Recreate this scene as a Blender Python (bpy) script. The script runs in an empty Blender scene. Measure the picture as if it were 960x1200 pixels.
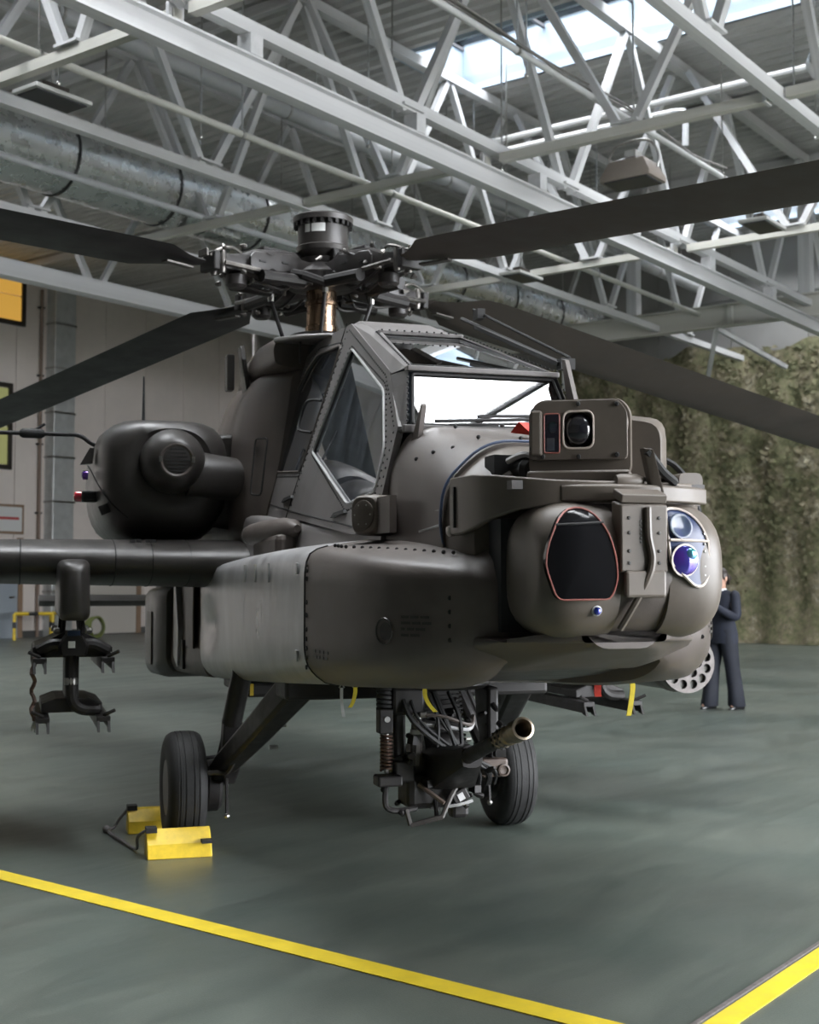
import bpy, bmesh, math, random
from mathutils import Vector, Matrix, Euler, Quaternion
from mathutils import noise as mnoise
from mathutils.geometry import tessellate_polygon

random.seed(7)
SC = bpy.context.scene
COL = SC.collection
rad = math.radians

# ------------------------------------------------------------------ camera
FPX, HORIZON, EYE = 1530.0, 681.0, 1.53
PITCH = math.atan((HORIZON - 600.0) / FPX)
cam_d = bpy.data.cameras.new('camera')
cam_d.sensor_fit = 'HORIZONTAL'
cam_d.sensor_width = 24.0
cam_d.lens = FPX / 960.0 * 24.0
cam_d.clip_start, cam_d.clip_end = 0.05, 300
cam_d.dof.use_dof = True
cam_d.dof.focus_distance = 5.4
cam_d.dof.aperture_fstop = 3.6
cam = bpy.data.objects.new('camera', cam_d)
COL.objects.link(cam)
cam.location = (0, 0, EYE)
cam.rotation_euler = (math.pi / 2 + PITCH, 0, 0)
SC.camera = cam

# ------------------------------------------------------------------ sky and exposure
SC.view_settings.view_transform = 'Standard'
SC.view_settings.look = 'None'
SC.view_settings.gamma = 1.0
SC.view_settings.use_curve_mapping = False
SC.view_settings.exposure = 0.30
SC.cycles.use_denoising = True
SC.cycles.max_bounces = 8
SC.cycles.diffuse_bounces = 4
SC.cycles.transparent_max_bounces = 16
SC.cycles.sample_clamp_indirect = 6.0
SC.cycles.caustics_reflective = False
SC.cycles.caustics_refractive = False
SKY_STRENGTH = 22.0
world = bpy.data.worlds.new('overcast_sky')
SC.world = world
world.use_nodes = True
wn = world.node_tree.nodes
wl = world.node_tree.links
wn.clear()
w_out = wn.new('ShaderNodeOutputWorld')
w_bg = wn.new('ShaderNodeBackground')
w_geo = wn.new('ShaderNodeTexCoord')
w_sep = wn.new('ShaderNodeSeparateXYZ')
w_ramp = wn.new('ShaderNodeValToRGB')
w_ramp.color_ramp.elements[0].position = 0.0
w_ramp.color_ramp.elements[0].color = (0.74, 0.77, 0.82, 1)
w_ramp.color_ramp.elements[1].position = 1.0
w_ramp.color_ramp.elements[1].color = (1.0, 0.985, 0.97, 1)
wl.new(w_geo.outputs['Generated'], w_sep.inputs[0])
wl.new(w_sep.outputs['Z'], w_ramp.inputs['Fac'])
wl.new(w_ramp.outputs['Color'], w_bg.inputs['Color'])
w_bg.inputs['Strength'].default_value = SKY_STRENGTH
wl.new(w_bg.outputs[0], w_out.inputs[0])

# room frame: local x runs along the trusses towards the netting wall, local y along the cross beams
ROOM_ANG = rad(53.5)
RM = Matrix.Rotation(ROOM_ANG, 4, 'Z')
SKYLIGHTS = [(4.5, 6.9, -5.5, 12.8), (4.5, 6.9, 15.0, 28.5), (17.0, 18.9, -5.5, 12.8), (10.4, 12.8, 18.5, 28.5), (28.1, 30.2, -5.5, 12.8)]  # second and fourth strips are unseen, added to light the left wall and flank
ROOF_Z = 10.2
for a0, a1, b0, b1 in SKYLIGHTS:     # sampling portals in the skylight openings
    ld = bpy.data.lights.new('skylight_portal', 'AREA')
    ld.shape = 'RECTANGLE'
    ld.size, ld.size_y = a1 - a0, b1 - b0
    ld.cycles.is_portal = True
    lo = bpy.data.objects.new('skylight_portal', ld)
    COL.objects.link(lo)
    lo.matrix_world = RM @ Matrix.Translation(((a0 + a1) / 2, (b0 + b1) / 2, ROOF_Z + 0.95))


# ------------------------------------------------------------------ helpers
def V(*a):
    return Vector(a if len(a) > 1 else a[0])


def frame(d, up=None):
    d = Vector(d).normalized()
    u = Vector(up) if up else (Vector((0, 0, 1)) if abs(d.z) < 0.95 else Vector((1, 0, 0)))
    s = d.cross(u).normalized()
    return d, s, s.cross(d).normalized()


class MB:
    def __init__(self):
        self.v, self.f = [], []

    def add(self, vs, fs):
        n = len(self.v)
        self.v += [tuple(p) for p in vs]
        self.f += [tuple(i + n for i in q) for q in fs]
        return self

    def box(self, c, s, rot=None):
        m = rot if isinstance(rot, Matrix) else (Euler(rot).to_matrix() if rot else Matrix.Identity(3))
        c = Vector(c)
        vs = [c + m @ Vector((x * s[0] / 2, y * s[1] / 2, z * s[2] / 2)) for x in (-1, 1) for y in (-1, 1) for z in (-1, 1)]
        return self.add(vs, [(0, 1, 3, 2), (4, 6, 7, 5), (0, 4, 5, 1), (2, 3, 7, 6), (0, 2, 6, 4), (1, 5, 7, 3)])

    def bar(self, p, q, w, h, up=None):
        d, s, u = frame(Vector(q) - Vector(p), up)
        m = Matrix((d, s, u)).transposed()
        L = (Vector(q) - Vector(p)).length
        return self.box((Vector(p) + Vector(q)) / 2, (L, w, h), m)

    def loft(self, rings, cap=True, closed=True):
        n = len(rings[0])
        vs = [p for r in rings for p in r]
        fs = []
        m = n if closed else n - 1
        for i in range(len(rings) - 1):
            for j in range(m):
                k = (j + 1) % n
                fs.append((i * n + j, i * n + k, (i + 1) * n + k, (i + 1) * n + j))
        if cap:
            fs.append(tuple(range(n - 1, -1, -1)))
            b = (len(rings) - 1) * n
            fs.append(tuple(range(b, b + n)))
        return self.add(vs, fs)

    def lathe(self, o, axis, prof, n=24, cap=True, up=None):
        d, s, u = frame(axis, up)
        o = Vector(o)
        rings = []
        for t, r in prof:
            r = max(r, 1e-4)
            rings.append([o + d * t + (s * math.cos(2 * math.pi * j / n) + u * math.sin(2 * math.pi * j / n)) * r for j in range(n)])
        return self.loft(rings, cap)

    def cyl(self, p, q, r, r2=None, n=16):
        p, q = Vector(p), Vector(q)
        return self.lathe(p, q - p, [(0, r), ((q - p).length, r if r2 is None else r2)], n)

    def tube(self, path, r, n=8, cap=True):
        path = [Vector(p) for p in path]
        rr = r if isinstance(r, (list, tuple)) else [r] * len(path)
        d, s, u = frame(path[1] - path[0])
        rings = []
        for i, p in enumerate(path):
            a = path[max(i - 1, 0)]
            b = path[min(i + 1, len(path) - 1)]
            t = (b - a).normalized()
            s = (s - t * s.dot(t))
            s = s.normalized() if s.length > 1e-6 else frame(t)[1]
            u = s.cross(t).normalized()
            rings.append([p + (s * math.cos(2 * math.pi * j / n) + u * math.sin(2 * math.pi * j / n)) * rr[i] for j in range(n)])
        return self.loft(rings, cap)

    def ball(self, c, r, n=16, m=8):
        r = r if isinstance(r, (tuple, list)) else (r, r, r)
        c = Vector(c)
        rings = []
        for i in range(m + 1):
            t = math.pi * i / m
            q = max(math.sin(t), 1e-3)
            rings.append([c + Vector((r[0] * q * math.cos(2 * math.pi * j / n), r[1] * q * math.sin(2 * math.pi * j / n), -r[2] * math.cos(t))) for j in range(n)])
        return self.loft(rings)

    def prism(self, poly, vec):
        vec = Vector(vec)
        n = len(poly)
        vs = [Vector(p) for p in poly] + [Vector(p) + vec for p in poly]
        fs = [tuple(range(n - 1, -1, -1)), tuple(range(n, 2 * n))]
        fs += [(i, (i + 1) % n, n + (i + 1) % n, n + i) for i in range(n)]
        return self.add(vs, fs)

    def plate(self, outer, holes, fn, w0, w1):
        """flat plate with holes; fn(u, v, w) -> point"""
        loops = [list(outer)] + [list(h) for h in holes]
        flat = [p for l in loops for p in l]
        tris = tessellate_polygon([[Vector((p[0], p[1], 0)) for p in l] for l in loops])
        n = len(flat)
        vs = [fn(p[0], p[1], w0) for p in flat] + [fn(p[0], p[1], w1) for p in flat]
        fs = [tuple(t) for t in tris] + [tuple(i + n for i in reversed(t)) for t in tris]
        k = 0
        for l in loops:
            m = len(l)
            for i in range(m):
                j = (i + 1) % m
                fs.append((k + i, k + j, n + k + j, n + k + i))
            k += m
        return self.add(vs, fs)

    def merge(self, o):
        return self.add(o.v, o.f)

    def my(self):
        m = MB()
        m.v = [(x, -y, z) for x, y, z in self.v]
        m.f = [tuple(reversed(q)) for q in self.f]
        return m

    def xf(self, M4):
        m = MB()
        m.v = [tuple(M4 @ Vector(p)) for p in self.v]
        m.f = list(self.f)
        return m

    def mesh(self, name, mat, sharp=35, recalc=True):
        me = bpy.data.meshes.new(name)
        bm = bmesh.new()
        bv = [bm.verts.new(p) for p in self.v]
        for q in self.f:
            try:
                bm.faces.new([bv[i] for i in q])
            except ValueError:
                pass
        if recalc:
            bmesh.ops.recalc_face_normals(bm, faces=bm.faces)
        bm.to_mesh(me)
        bm.free()
        if sharp:
            me.shade_smooth()
            me.set_sharp_from_angle(angle=rad(sharp))
        if mat:
            me.materials.append(mat)
        return me

    def build(self, name, mat, parent=None, sharp=35, bevel=0, seg=2, label=None, stuff=False, subsurf=0):
        o = bpy.data.objects.new(name, self.mesh(name, mat, sharp))
        COL.objects.link(o)
        if parent:
            o.parent = parent
        if subsurf:
            sm = o.modifiers.new('subdivision', 'SUBSURF')
            sm.levels = sm.render_levels = subsurf
        if bevel:
            b = o.modifiers.new('bevel', 'BEVEL')
            b.width, b.segments, b.limit_method, b.angle_limit = bevel, seg, 'ANGLE', rad(40)
            b.harden_normals = False
        if label:
            o['label'] = label
        if stuff:
            o['kind'] = 'stuff'
        return o


def rpoly(pts, r, n=3):
    """round the corners of a closed 2D polygon; r one radius or one per corner"""
    out = []
    m = len(pts)
    for i in range(m):
        p = Vector(pts[i]).to_2d()
        a = Vector(pts[i - 1]).to_2d() - p
        b = Vector(pts[(i + 1) % m]).to_2d() - p
        ri = r[i] if isinstance(r, (list, tuple)) else r
        t = min(ri, a.length * 0.45, b.length * 0.45)
        p0, p1 = p + a.normalized() * t, p + b.normalized() * t
        for k in range(n + 1):
            s = k / n
            q = p0 * (1 - s) ** 2 + p * 2 * s * (1 - s) + p1 * s ** 2
            out.append((q.x, q.y))
    return out


def circle(cx, cy, r, n=20, a0=0.0):
    return [(cx + r * math.cos(a0 + 2 * math.pi * i / n), cy + r * math.sin(a0 + 2 * math.pi * i / n)) for i in range(n)]


def bez(p, n=8):
    """smooth path through points (Catmull-Rom)"""
    p = [Vector(q) for q in p]
    out = []
    for i in range(len(p) - 1):
        a, b, c, d = p[max(i - 1, 0)], p[i], p[i + 1], p[min(i + 2, len(p) - 1)]
        for k in range(n):
            t = k / n
            out.append(0.5 * ((2 * b) + (c - a) * t + (2 * a - 5 * b + 4 * c - d) * t * t + (3 * b - a - 3 * c + d) * t ** 3))
    out.append(p[-1])
    return out


def tag(o, label, cat=None, group=None, kind=None):
    if label:
        o['label'] = label
    if cat:
        o['category'] = cat
    if group:
        o['group'] = group
    if kind:
        o['kind'] = kind
    return o


def empty(name, loc=(0, 0, 0), rz=0.0, label=None, cat=None, group=None, kind=None):
    o = bpy.data.objects.new(name, None)
    COL.objects.link(o)
    o.location = loc
    o.rotation_euler = (0, 0, rz)
    o.empty_display_size = 0.2
    return tag(o, label, cat, group, kind)


def copy_tree(o, parent=None):
    c = o.copy()
    COL.objects.link(c)
    c.parent = parent
    for ch in list(o.children):
        copy_tree(ch, c)
    return c


# ------------------------------------------------------------------ materials
def mat(name, col, rough=0.5, metal=0.0, var=0.0, scale=6.0, col2=None, bump=0.0, bscale=60.0, rvar=0.0, spec=0.5, coat=0.0, detail=5.0, stretch=None, emit=None):
    m = bpy.data.materials.new(name)
    m.use_nodes = True
    nt = m.node_tree
    b = nt.nodes['Principled BSDF']
    b.inputs['Base Color'].default_value = (*col, 1)
    b.inputs['Roughness'].default_value = rough
    b.inputs['Metallic'].default_value = metal
    b.inputs['Specular IOR Level'].default_value = spec
    b.inputs['Coat Weight'].default_value = coat
    if emit:
        b.inputs['Emission Color'].default_value = (*emit[0], 1)
        b.inputs['Emission Strength'].default_value = emit[1]
    tc = nt.nodes.new('ShaderNodeTexCoord')
    src = tc.outputs['Object']
    if stretch:
        mp = nt.nodes.new('ShaderNodeMapping')
        mp.inputs['Scale'].default_value = stretch
        nt.links.new(src, mp.inputs[0])
        src = mp.outputs[0]
    if var or col2 or rvar:
        nz = nt.nodes.new('ShaderNodeTexNoise')
        nz.inputs['Scale'].default_value = scale
        nz.inputs['Detail'].default_value = detail
        nz.inputs['Roughness'].default_value = 0.62
        nt.links.new(src, nz.inputs['Vector'])
        if var or col2:
            rp = nt.nodes.new('ShaderNodeValToRGB')
            c2 = col2 or tuple(min(1, c * (1 + var)) for c in col)
            c1 = col if col2 else tuple(c * (1 - var) for c in col)
            rp.color_ramp.elements[0].position = 0.34
            rp.color_ramp.elements[0].color = (*c1, 1)
            rp.color_ramp.elements[1].position = 0.68
            rp.color_ramp.elements[1].color = (*c2, 1)
            nt.links.new(nz.outputs['Fac'], rp.inputs['Fac'])
            nt.links.new(rp.outputs['Color'], b.inputs['Base Color'])
        if rvar:
            mr = nt.nodes.new('ShaderNodeMapRange')
            mr.inputs['From Min'].default_value = 0.3
            mr.inputs['From Max'].default_value = 0.7
            mr.inputs['To Min'].default_value = max(0.03, rough - rvar)
            mr.inputs['To Max'].default_value = rough + rvar
            nt.links.new(nz.outputs['Fac'], mr.inputs['Value'])
            nt.links.new(mr.outputs['Result'], b.inputs['Roughness'])
    if bump:
        nb = nt.nodes.new('ShaderNodeTexNoise')
        nb.inputs['Scale'].default_value = bscale
        nb.inputs['Detail'].default_value = 3
        nt.links.new(src, nb.inputs['Vector'])
        bp = nt.nodes.new('ShaderNodeBump')
        bp.inputs['Strength'].default_value = bump
        bp.inputs['Distance'].default_value = 0.02
        nt.links.new(nb.outputs['Fac'], bp.inputs['Height'])
        nt.links.new(bp.outputs['Normal'], b.inputs['Normal'])
    return m


def glass(name, tint=(0.62, 0.68, 0.72), ior=1.5, rough=0.0, gain=1.0, haze=0.0):
    """thin pane: fresnel mix of a tinted see-through and a mirror reflection"""
    m = bpy.data.materials.new(name)
    m.use_nodes = True
    nt = m.node_tree
    nt.nodes.clear()
    out = nt.nodes.new('ShaderNodeOutputMaterial')
    mx = nt.nodes.new('ShaderNodeMixShader')
    fr = nt.nodes.new('ShaderNodeFresnel')
    fr.inputs['IOR'].default_value = ior
    tr = nt.nodes.new('ShaderNodeBsdfTransparent')
    tr.inputs['Color'].default_value = (*tint, 1)
    gl = nt.nodes.new('ShaderNodeBsdfGlossy')
    gl.inputs['Roughness'].default_value = rough
    if gain != 1.0:
        mu = nt.nodes.new('ShaderNodeMath')
        mu.operation = 'MULTIPLY'
        mu.use_clamp = True
        mu.inputs[1].default_value = gain
        nt.links.new(fr.outputs[0], mu.inputs[0])
        nt.links.new(mu.outputs[0], mx.inputs[0])
    else:
        nt.links.new(fr.outputs[0], mx.inputs[0])
    if haze:                               # thin streaky film of dust; its blue also paints in reflected light
        hz_ = nt.nodes.new('ShaderNodeMixShader')
        df = nt.nodes.new('ShaderNodeBsdfDiffuse')
        df.inputs['Color'].default_value = (0.28, 0.32, 0.38, 1)
        tcx = nt.nodes.new('ShaderNodeTexCoord')
        mpx = nt.nodes.new('ShaderNodeMapping')
        mpx.inputs['Scale'].default_value = (5.0, 3.0, 1.2)
        nzx = nt.nodes.new('ShaderNodeTexNoise')
        nzx.inputs['Scale'].default_value = 2.2
        nzx.inputs['Detail'].default_value = 4
        mrx = nt.nodes.new('ShaderNodeMapRange')
        mrx.inputs['From Min'].default_value = 0.35
        mrx.inputs['From Max'].default_value = 0.70
        mrx.inputs['To Min'].default_value = haze * 0.35
        mrx.inputs['To Max'].default_value = haze * 1.6
        nt.links.new(tcx.outputs['Object'], mpx.inputs[0])
        nt.links.new(mpx.outputs[0], nzx.inputs['Vector'])
        nt.links.new(nzx.outputs['Fac'], mrx.inputs['Value'])
        nt.links.new(mrx.outputs[0], hz_.inputs[0])
        nt.links.new(tr.outputs[0], hz_.inputs[1])
        nt.links.new(df.outputs[0], hz_.inputs[2])
        tr = hz_
    nt.links.new(tr.outputs[0], mx.inputs[1])
    nt.links.new(gl.outputs[0], mx.inputs[2])
    nt.links.new(mx.outputs[0], out.inputs[0])
    return m


PAINT = mat('olive_drab_paint', (0.096, 0.080, 0.071), 0.46, var=0.16, scale=5, rvar=0.08, bump=0.05, bscale=180)
PAINT_D = mat('dark_olive_paint', (0.043, 0.039, 0.036), 0.38, var=0.2, scale=7, rvar=0.07, bump=0.05, bscale=160)
PAINT_G = mat('faded_grey_paint', (0.170, 0.160, 0.156), 0.42, var=0.22, scale=4, rvar=0.1, bump=0.05, bscale=120)
WORN = mat('worn_grey_paint', (0.32, 0.313, 0.315), 0.34, col2=(0.55, 0.545, 0.55), scale=2.6, rvar=0.08, metal=0.3, stretch=(1.6, 1, 0.7))
BROWN = mat('brown_primer', (0.085, 0.062, 0.050), 0.5, var=0.25, scale=9)
TADSP = mat('khaki_turret_paint', (0.112, 0.094, 0.077), 0.46, var=0.12, scale=6, rvar=0.06)
BLACK = mat('black_metal', (0.015, 0.0135, 0.013), 0.48, var=0.3, scale=14, rvar=0.1, spec=0.35)
BLADE = mat('blade_black', (0.011, 0.010, 0.010), 0.5, var=0.25, scale=3, rvar=0.1)
BLADE_B = mat('blade_brown_black', (0.040, 0.031, 0.025), 0.6, var=0.2, scale=3, rvar=0.1)
RUBBER = mat('tyre_rubber', (0.013, 0.013, 0.013), 0.7, var=0.3, scale=20, bump=0.1, bscale=90)
STEEL = mat('bare_steel', (0.42, 0.41, 0.39), 0.3, 1.0, var=0.2, scale=20)
BRASS = mat('bronze_mast', (0.36, 0.25, 0.17), 0.24, 1.0, var=0.2, scale=12, rvar=0.08)
GUNSTEEL = mat('bronze_muzzle', (0.30, 0.25, 0.19), 0.35, 1.0, var=0.25, scale=30)
DARKIN = mat('cockpit_and_shade_black', (0.016, 0.017, 0.019), 0.7, var=0.3, scale=8)
SEATM = mat('seat_grey_fabric', (0.10, 0.11, 0.12), 0.8, var=0.25, scale=12)
SEAL = mat('grey_window_seal', (0.46, 0.46, 0.46), 0.5, var=0.15, scale=20)
SEAM = mat('seam_black', (0.012, 0.012, 0.012), 0.7)
CANOPY = glass('canopy_glass', (0.46, 0.50, 0.55), 1.45, 0.0, 2.2, 0.36)
SCREEN = glass('windscreen_glass', (0.45, 0.50, 0.53), 1.5, 0.0, 4.5)
LENSG = glass('sensor_glass', (0.16, 0.16, 0.17), 1.5, 0.02, 1.6)
LENSC = glass('clear_sensor_glass', (0.75, 0.8, 0.9), 1.5, 0.0, 1.5)
LBLUE = mat('blue_lens_coating', (0.02, 0.05, 0.30), 0.08, 0.6, coat=1.0, col2=(0.10, 0.02, 0.28), scale=9)
HUBM = mat('rotor_head_black', (0.022, 0.019, 0.018), 0.42, var=0.35, scale=16, rvar=0.12)
DKSTEEL = mat('dull_steel', (0.16, 0.15, 0.14), 0.4, 0.9, var=0.3, scale=20)
LGREEN = mat('green_lens_coating', (0.01, 0.30, 0.26), 0.08, 0.6, coat=1.0, col2=(0.16, 0.05, 0.40), scale=6)
LBLACK = mat('black_lens', (0.010, 0.010, 0.014), 0.05, 0.0, coat=1.0)
NWIN = mat('night_window_black', (0.008, 0.008, 0.009), 0.10, 0.0, spec=0.22)
NAVYIN = mat('navy_sensor_bay', (0.020, 0.035, 0.10), 0.4, var=0.3, scale=12)
REDSEAL = mat('red_window_seal', (0.30, 0.10, 0.08), 0.5, var=0.2, scale=20)
PALESEAL = mat('pale_window_seal', (0.55, 0.48, 0.42), 0.45)
YELLOW = mat('yellow_paint', (0.72, 0.50, 0.03), 0.5, var=0.14, scale=14)
WHITE = mat('white_paint', (0.72, 0.72, 0.70), 0.5)
TRUSSM = mat('white_steel_paint', (0.58, 0.58, 0.585), 0.45, var=0.08, scale=2)
TRUSSC = mat('cream_steel_paint', (0.54, 0.53, 0.48), 0.45, var=0.06, scale=2)
REDTAG = mat('red_ribbon', (0.55, 0.04, 0.025), 0.6, var=0.15, scale=20)
YTAG = mat('yellow_strap', (0.60, 0.48, 0.03), 0.6, var=0.15, scale=20)

# ================================================================== HANGAR
A0, A1, B0, B1 = -9.0, 31.3, -7.0, 29.6
BOT_Z, TOP_Z = 7.0, 9.95


def room(o):
    """bring an object whose mesh is in room coordinates into the room frame"""
    o.matrix_world = RM @ Matrix.Translation(o.location)
    return o


def rempty(name, a, b, z, **k):
    p = RM @ Vector((a, b, z))
    return empty(name, p, ROOM_ANG, **k)


_cube = {}


def beam(name, p, q, w, h, m, parent=None, base=(0, 0, 0), up=None):
    """square member between two room points; all members of one colour share one mesh"""
    if m.name not in _cube:
        _cube[m.name] = MB().box((0, 0, 0), (1, 1, 1)).mesh('member', m, sharp=0)
    o = bpy.data.objects.new(name, _cube[m.name])
    COL.objects.link(o)
    p, q = Vector(p) - Vector(base), Vector(q) - Vector(base)
    d, s, u = frame(q - p, up)
    R = Matrix((d, s, u)).transposed().to_4x4()
    M4 = Matrix.Translation((p + q) / 2) @ R @ Matrix.Diagonal(((q - p).length, w, h, 1))
    if parent:
        o.parent = parent
        o.matrix_local = M4
    else:
        o.matrix_world = RM @ M4
    return o


# floor -------------------------------------------------------------
FLOOR = bpy.data.materials.new('green_epoxy_floor')
FLOOR.use_nodes = True
nt = FLOOR.node_tree
fb = nt.nodes['Principled BSDF']
ftc = nt.nodes.new('ShaderNodeTexCoord')
n1 = nt.nodes.new('ShaderNodeTexNoise'); n1.inputs['Scale'].default_value = 0.55; n1.inputs['Detail'].default_value = 8; n1.inputs['Roughness'].default_value = 0.65
mp = nt.nodes.new('ShaderNodeMapping'); mp.inputs['Scale'].default_value = (0.45, 1.7, 1)
n2 = nt.nodes.new('ShaderNodeTexNoise'); n2.inputs['Scale'].default_value = 1.6; n2.inputs['Detail'].default_value = 9; n2.inputs['Roughness'].default_value = 0.7; n2.inputs['Distortion'].default_value = 0.6
n3 = nt.nodes.new('ShaderNodeTexNoise'); n3.inputs['Scale'].default_value = 130; n3.inputs['Detail'].default_value = 2
nt.links.new(ftc.outputs['Object'], n1.inputs['Vector'])
nt.links.new(ftc.outputs['Object'], mp.inputs[0])
nt.links.new(mp.outputs[0], n2.inputs['Vector'])
nt.links.new(ftc.outputs['Object'], n3.inputs['Vector'])
r1 = nt.nodes.new('ShaderNodeValToRGB')
r1.color_ramp.elements[0].position = 0.30; r1.color_ramp.elements[0].color = (0.062, 0.082, 0.073, 1)
r1.color_ramp.elements[1].position = 0.72; r1.color_ramp.elements[1].color = (0.122, 0.136, 0.119, 1)
r2 = nt.nodes.new('ShaderNodeValToRGB')
r2.color_ramp.elements[0].position = 0.32; r2.color_ramp.elements[0].color = (0.80, 0.80, 0.80, 1)
r2.color_ramp.elements[1].position = 0.70; r2.color_ramp.elements[1].color = (1.12, 1.10, 1.06, 1)
r3 = nt.nodes.new('ShaderNodeValToRGB')
r3.color_ramp.elements[0].position = 0.2; r3.color_ramp.elements[0].color = (0.84, 0.84, 0.84, 1)
r3.color_ramp.elements[1].position = 0.8; r3.color_ramp.elements[1].color = (1.14, 1.14, 1.14, 1)
nt.links.new(n1.outputs['Fac'], r1.inputs[0]); nt.links.new(n2.outputs['Fac'], r2.inputs[0]); nt.links.new(n3.outputs['Fac'], r3.inputs[0])
m1 = nt.nodes.new('ShaderNodeMix'); m1.data_type = 'RGBA'; m1.blend_type = 'MULTIPLY'; m1.inputs[0].default_value = 1
m2 = nt.nodes.new('ShaderNodeMix'); m2.data_type = 'RGBA'; m2.blend_type = 'MULTIPLY'; m2.inputs[0].default_value = 1
nt.links.new(r1.outputs[0], m1.inputs[6]); nt.links.new(r2.outputs[0], m1.inputs[7])
nt.links.new(m1.outputs[2], m2.inputs[6]); nt.links.new(r3.outputs[0], m2.inputs[7])
nt.links.new(m2.outputs[2], fb.inputs['Base Color'])
mr = nt.nodes.new('ShaderNodeMapRange')
mr.inputs['From Min'].default_value = 0.3; mr.inputs['From Max'].default_value = 0.7
mr.inputs['To Min'].default_value = 0.28; mr.inputs['To Max'].default_value = 0.46
nt.links.new(n2.outputs['Fac'], mr.inputs['Value']); nt.links.new(mr.outputs[0], fb.inputs['Roughness'])
bpn = nt.nodes.new('ShaderNodeBump'); bpn.inputs['Strength'].default_value = 0.08; bpn.inputs['Distance'].default_value = 0.01
nt.links.new(n3.outputs['Fac'], bpn.inputs['Height']); nt.links.new(bpn.outputs[0], fb.inputs['Normal'])

fl = MB().box(((A0 + A1) / 2, (B0 + B1) / 2, -0.15), (A1 - A0 + 0.6, B1 - B0 + 0.6, 0.3)).build('floor', FLOOR, sharp=0)
room(tag(fl, 'dark green epoxy hangar floor with scuffed sheen', None, None, 'structure'))

# yellow floor markings and the rail strip -------------------------------
FLINE = mat('yellow_floor_paint', (0.74, 0.56, 0.035), 0.42, var=0.10, scale=10, rvar=0.1)


def floor_strip(name, p0, p1, w, m, z=0.004):
    p0, p1 = Vector((*p0, 0)), Vector((*p1, 0))
    mb = MB().bar(p0 + Vector((0, 0, z / 2)), p1 + Vector((0, 0, z / 2)), w, z)
    return room(mb.build(name, m, sharp=0))


tag(floor_strip('floor_marking', (4.85, 16.5), (4.062, 1.95), 0.125, FLINE), 'long yellow painted floor line crossing in front of the helicopter', 'floor line')
tag(floor_strip('floor_marking', (3.2, 1.872), (16.0, 1.872), 0.095, FLINE, 0.0045), 'yellow painted floor line in the bottom right corner beside a metal strip', 'floor line')
RAIL = mat('rail_strip_metal', (0.28, 0.25, 0.24), 0.4, 0.6, var=0.2, scale=30)
tag(floor_strip('floor_rail', (3.2, 1.942), (16.0, 1.942), 0.018, RAIL, 0.006), 'thin dark metal strip set in the floor along the yellow line', 'floor strip')

# ceiling -------------------------------------------------------------
DECK = mat('grey_roof_deck', (0.46, 0.46, 0.45), 0.5, var=0.08, scale=1.5)


def deck(mb, a0, a1, b0, b1, pitch=0.29, dep=0.075):
    n = max(1, round((a1 - a0) / pitch))
    p = (a1 - a0) / n
    prof = []
    for i in range(n):
        x = a0 + i * p
        prof += [(x, 0), (x + 0.36 * p, 0), (x + 0.5 * p, dep), (x + 0.86 * p, dep)]
    prof.append((a1, 0))
    vs = [(x, b0, ROOF_Z + z) for x, z in prof] + [(x, b1, ROOF_Z + z) for x, z in prof]
    k = len(prof)
    fs = [(i, i + 1, k + i + 1, k + i) for i in range(k - 1)]
    mb.add(vs, fs)
    mb.box(((a0 + a1) / 2, (b0 + b1) / 2, ROOF_Z + 0.2), (a1 - a0, b1 - b0, 0.16))


mb = MB()
strips = sorted(set((q[0], q[1]) for q in SKYLIGHTS))
edges = [A0 - 0.3] + [x for q in strips for x in q] + [A1 + 0.3]
for i in range(0, len(edges), 2):
    deck(mb, edges[i], edges[i + 1], B0 - 0.3, B1 + 0.3)
for a0, a1 in strips:
    cuts = [B0 - 0.3] + sorted(x for q in SKYLIGHTS if q[0] == a0 for x in q[2:]) + [B1 + 0.3]
    for i in range(0, len(cuts), 2):
        deck(mb, a0, a1, cuts[i], cuts[i + 1])
ce = mb.build('ceiling', DECK, sharp=20)
room(tag(ce, 'grey trapezoidal sheet roof deck above the trusses', None, None, 'structure'))

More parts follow.
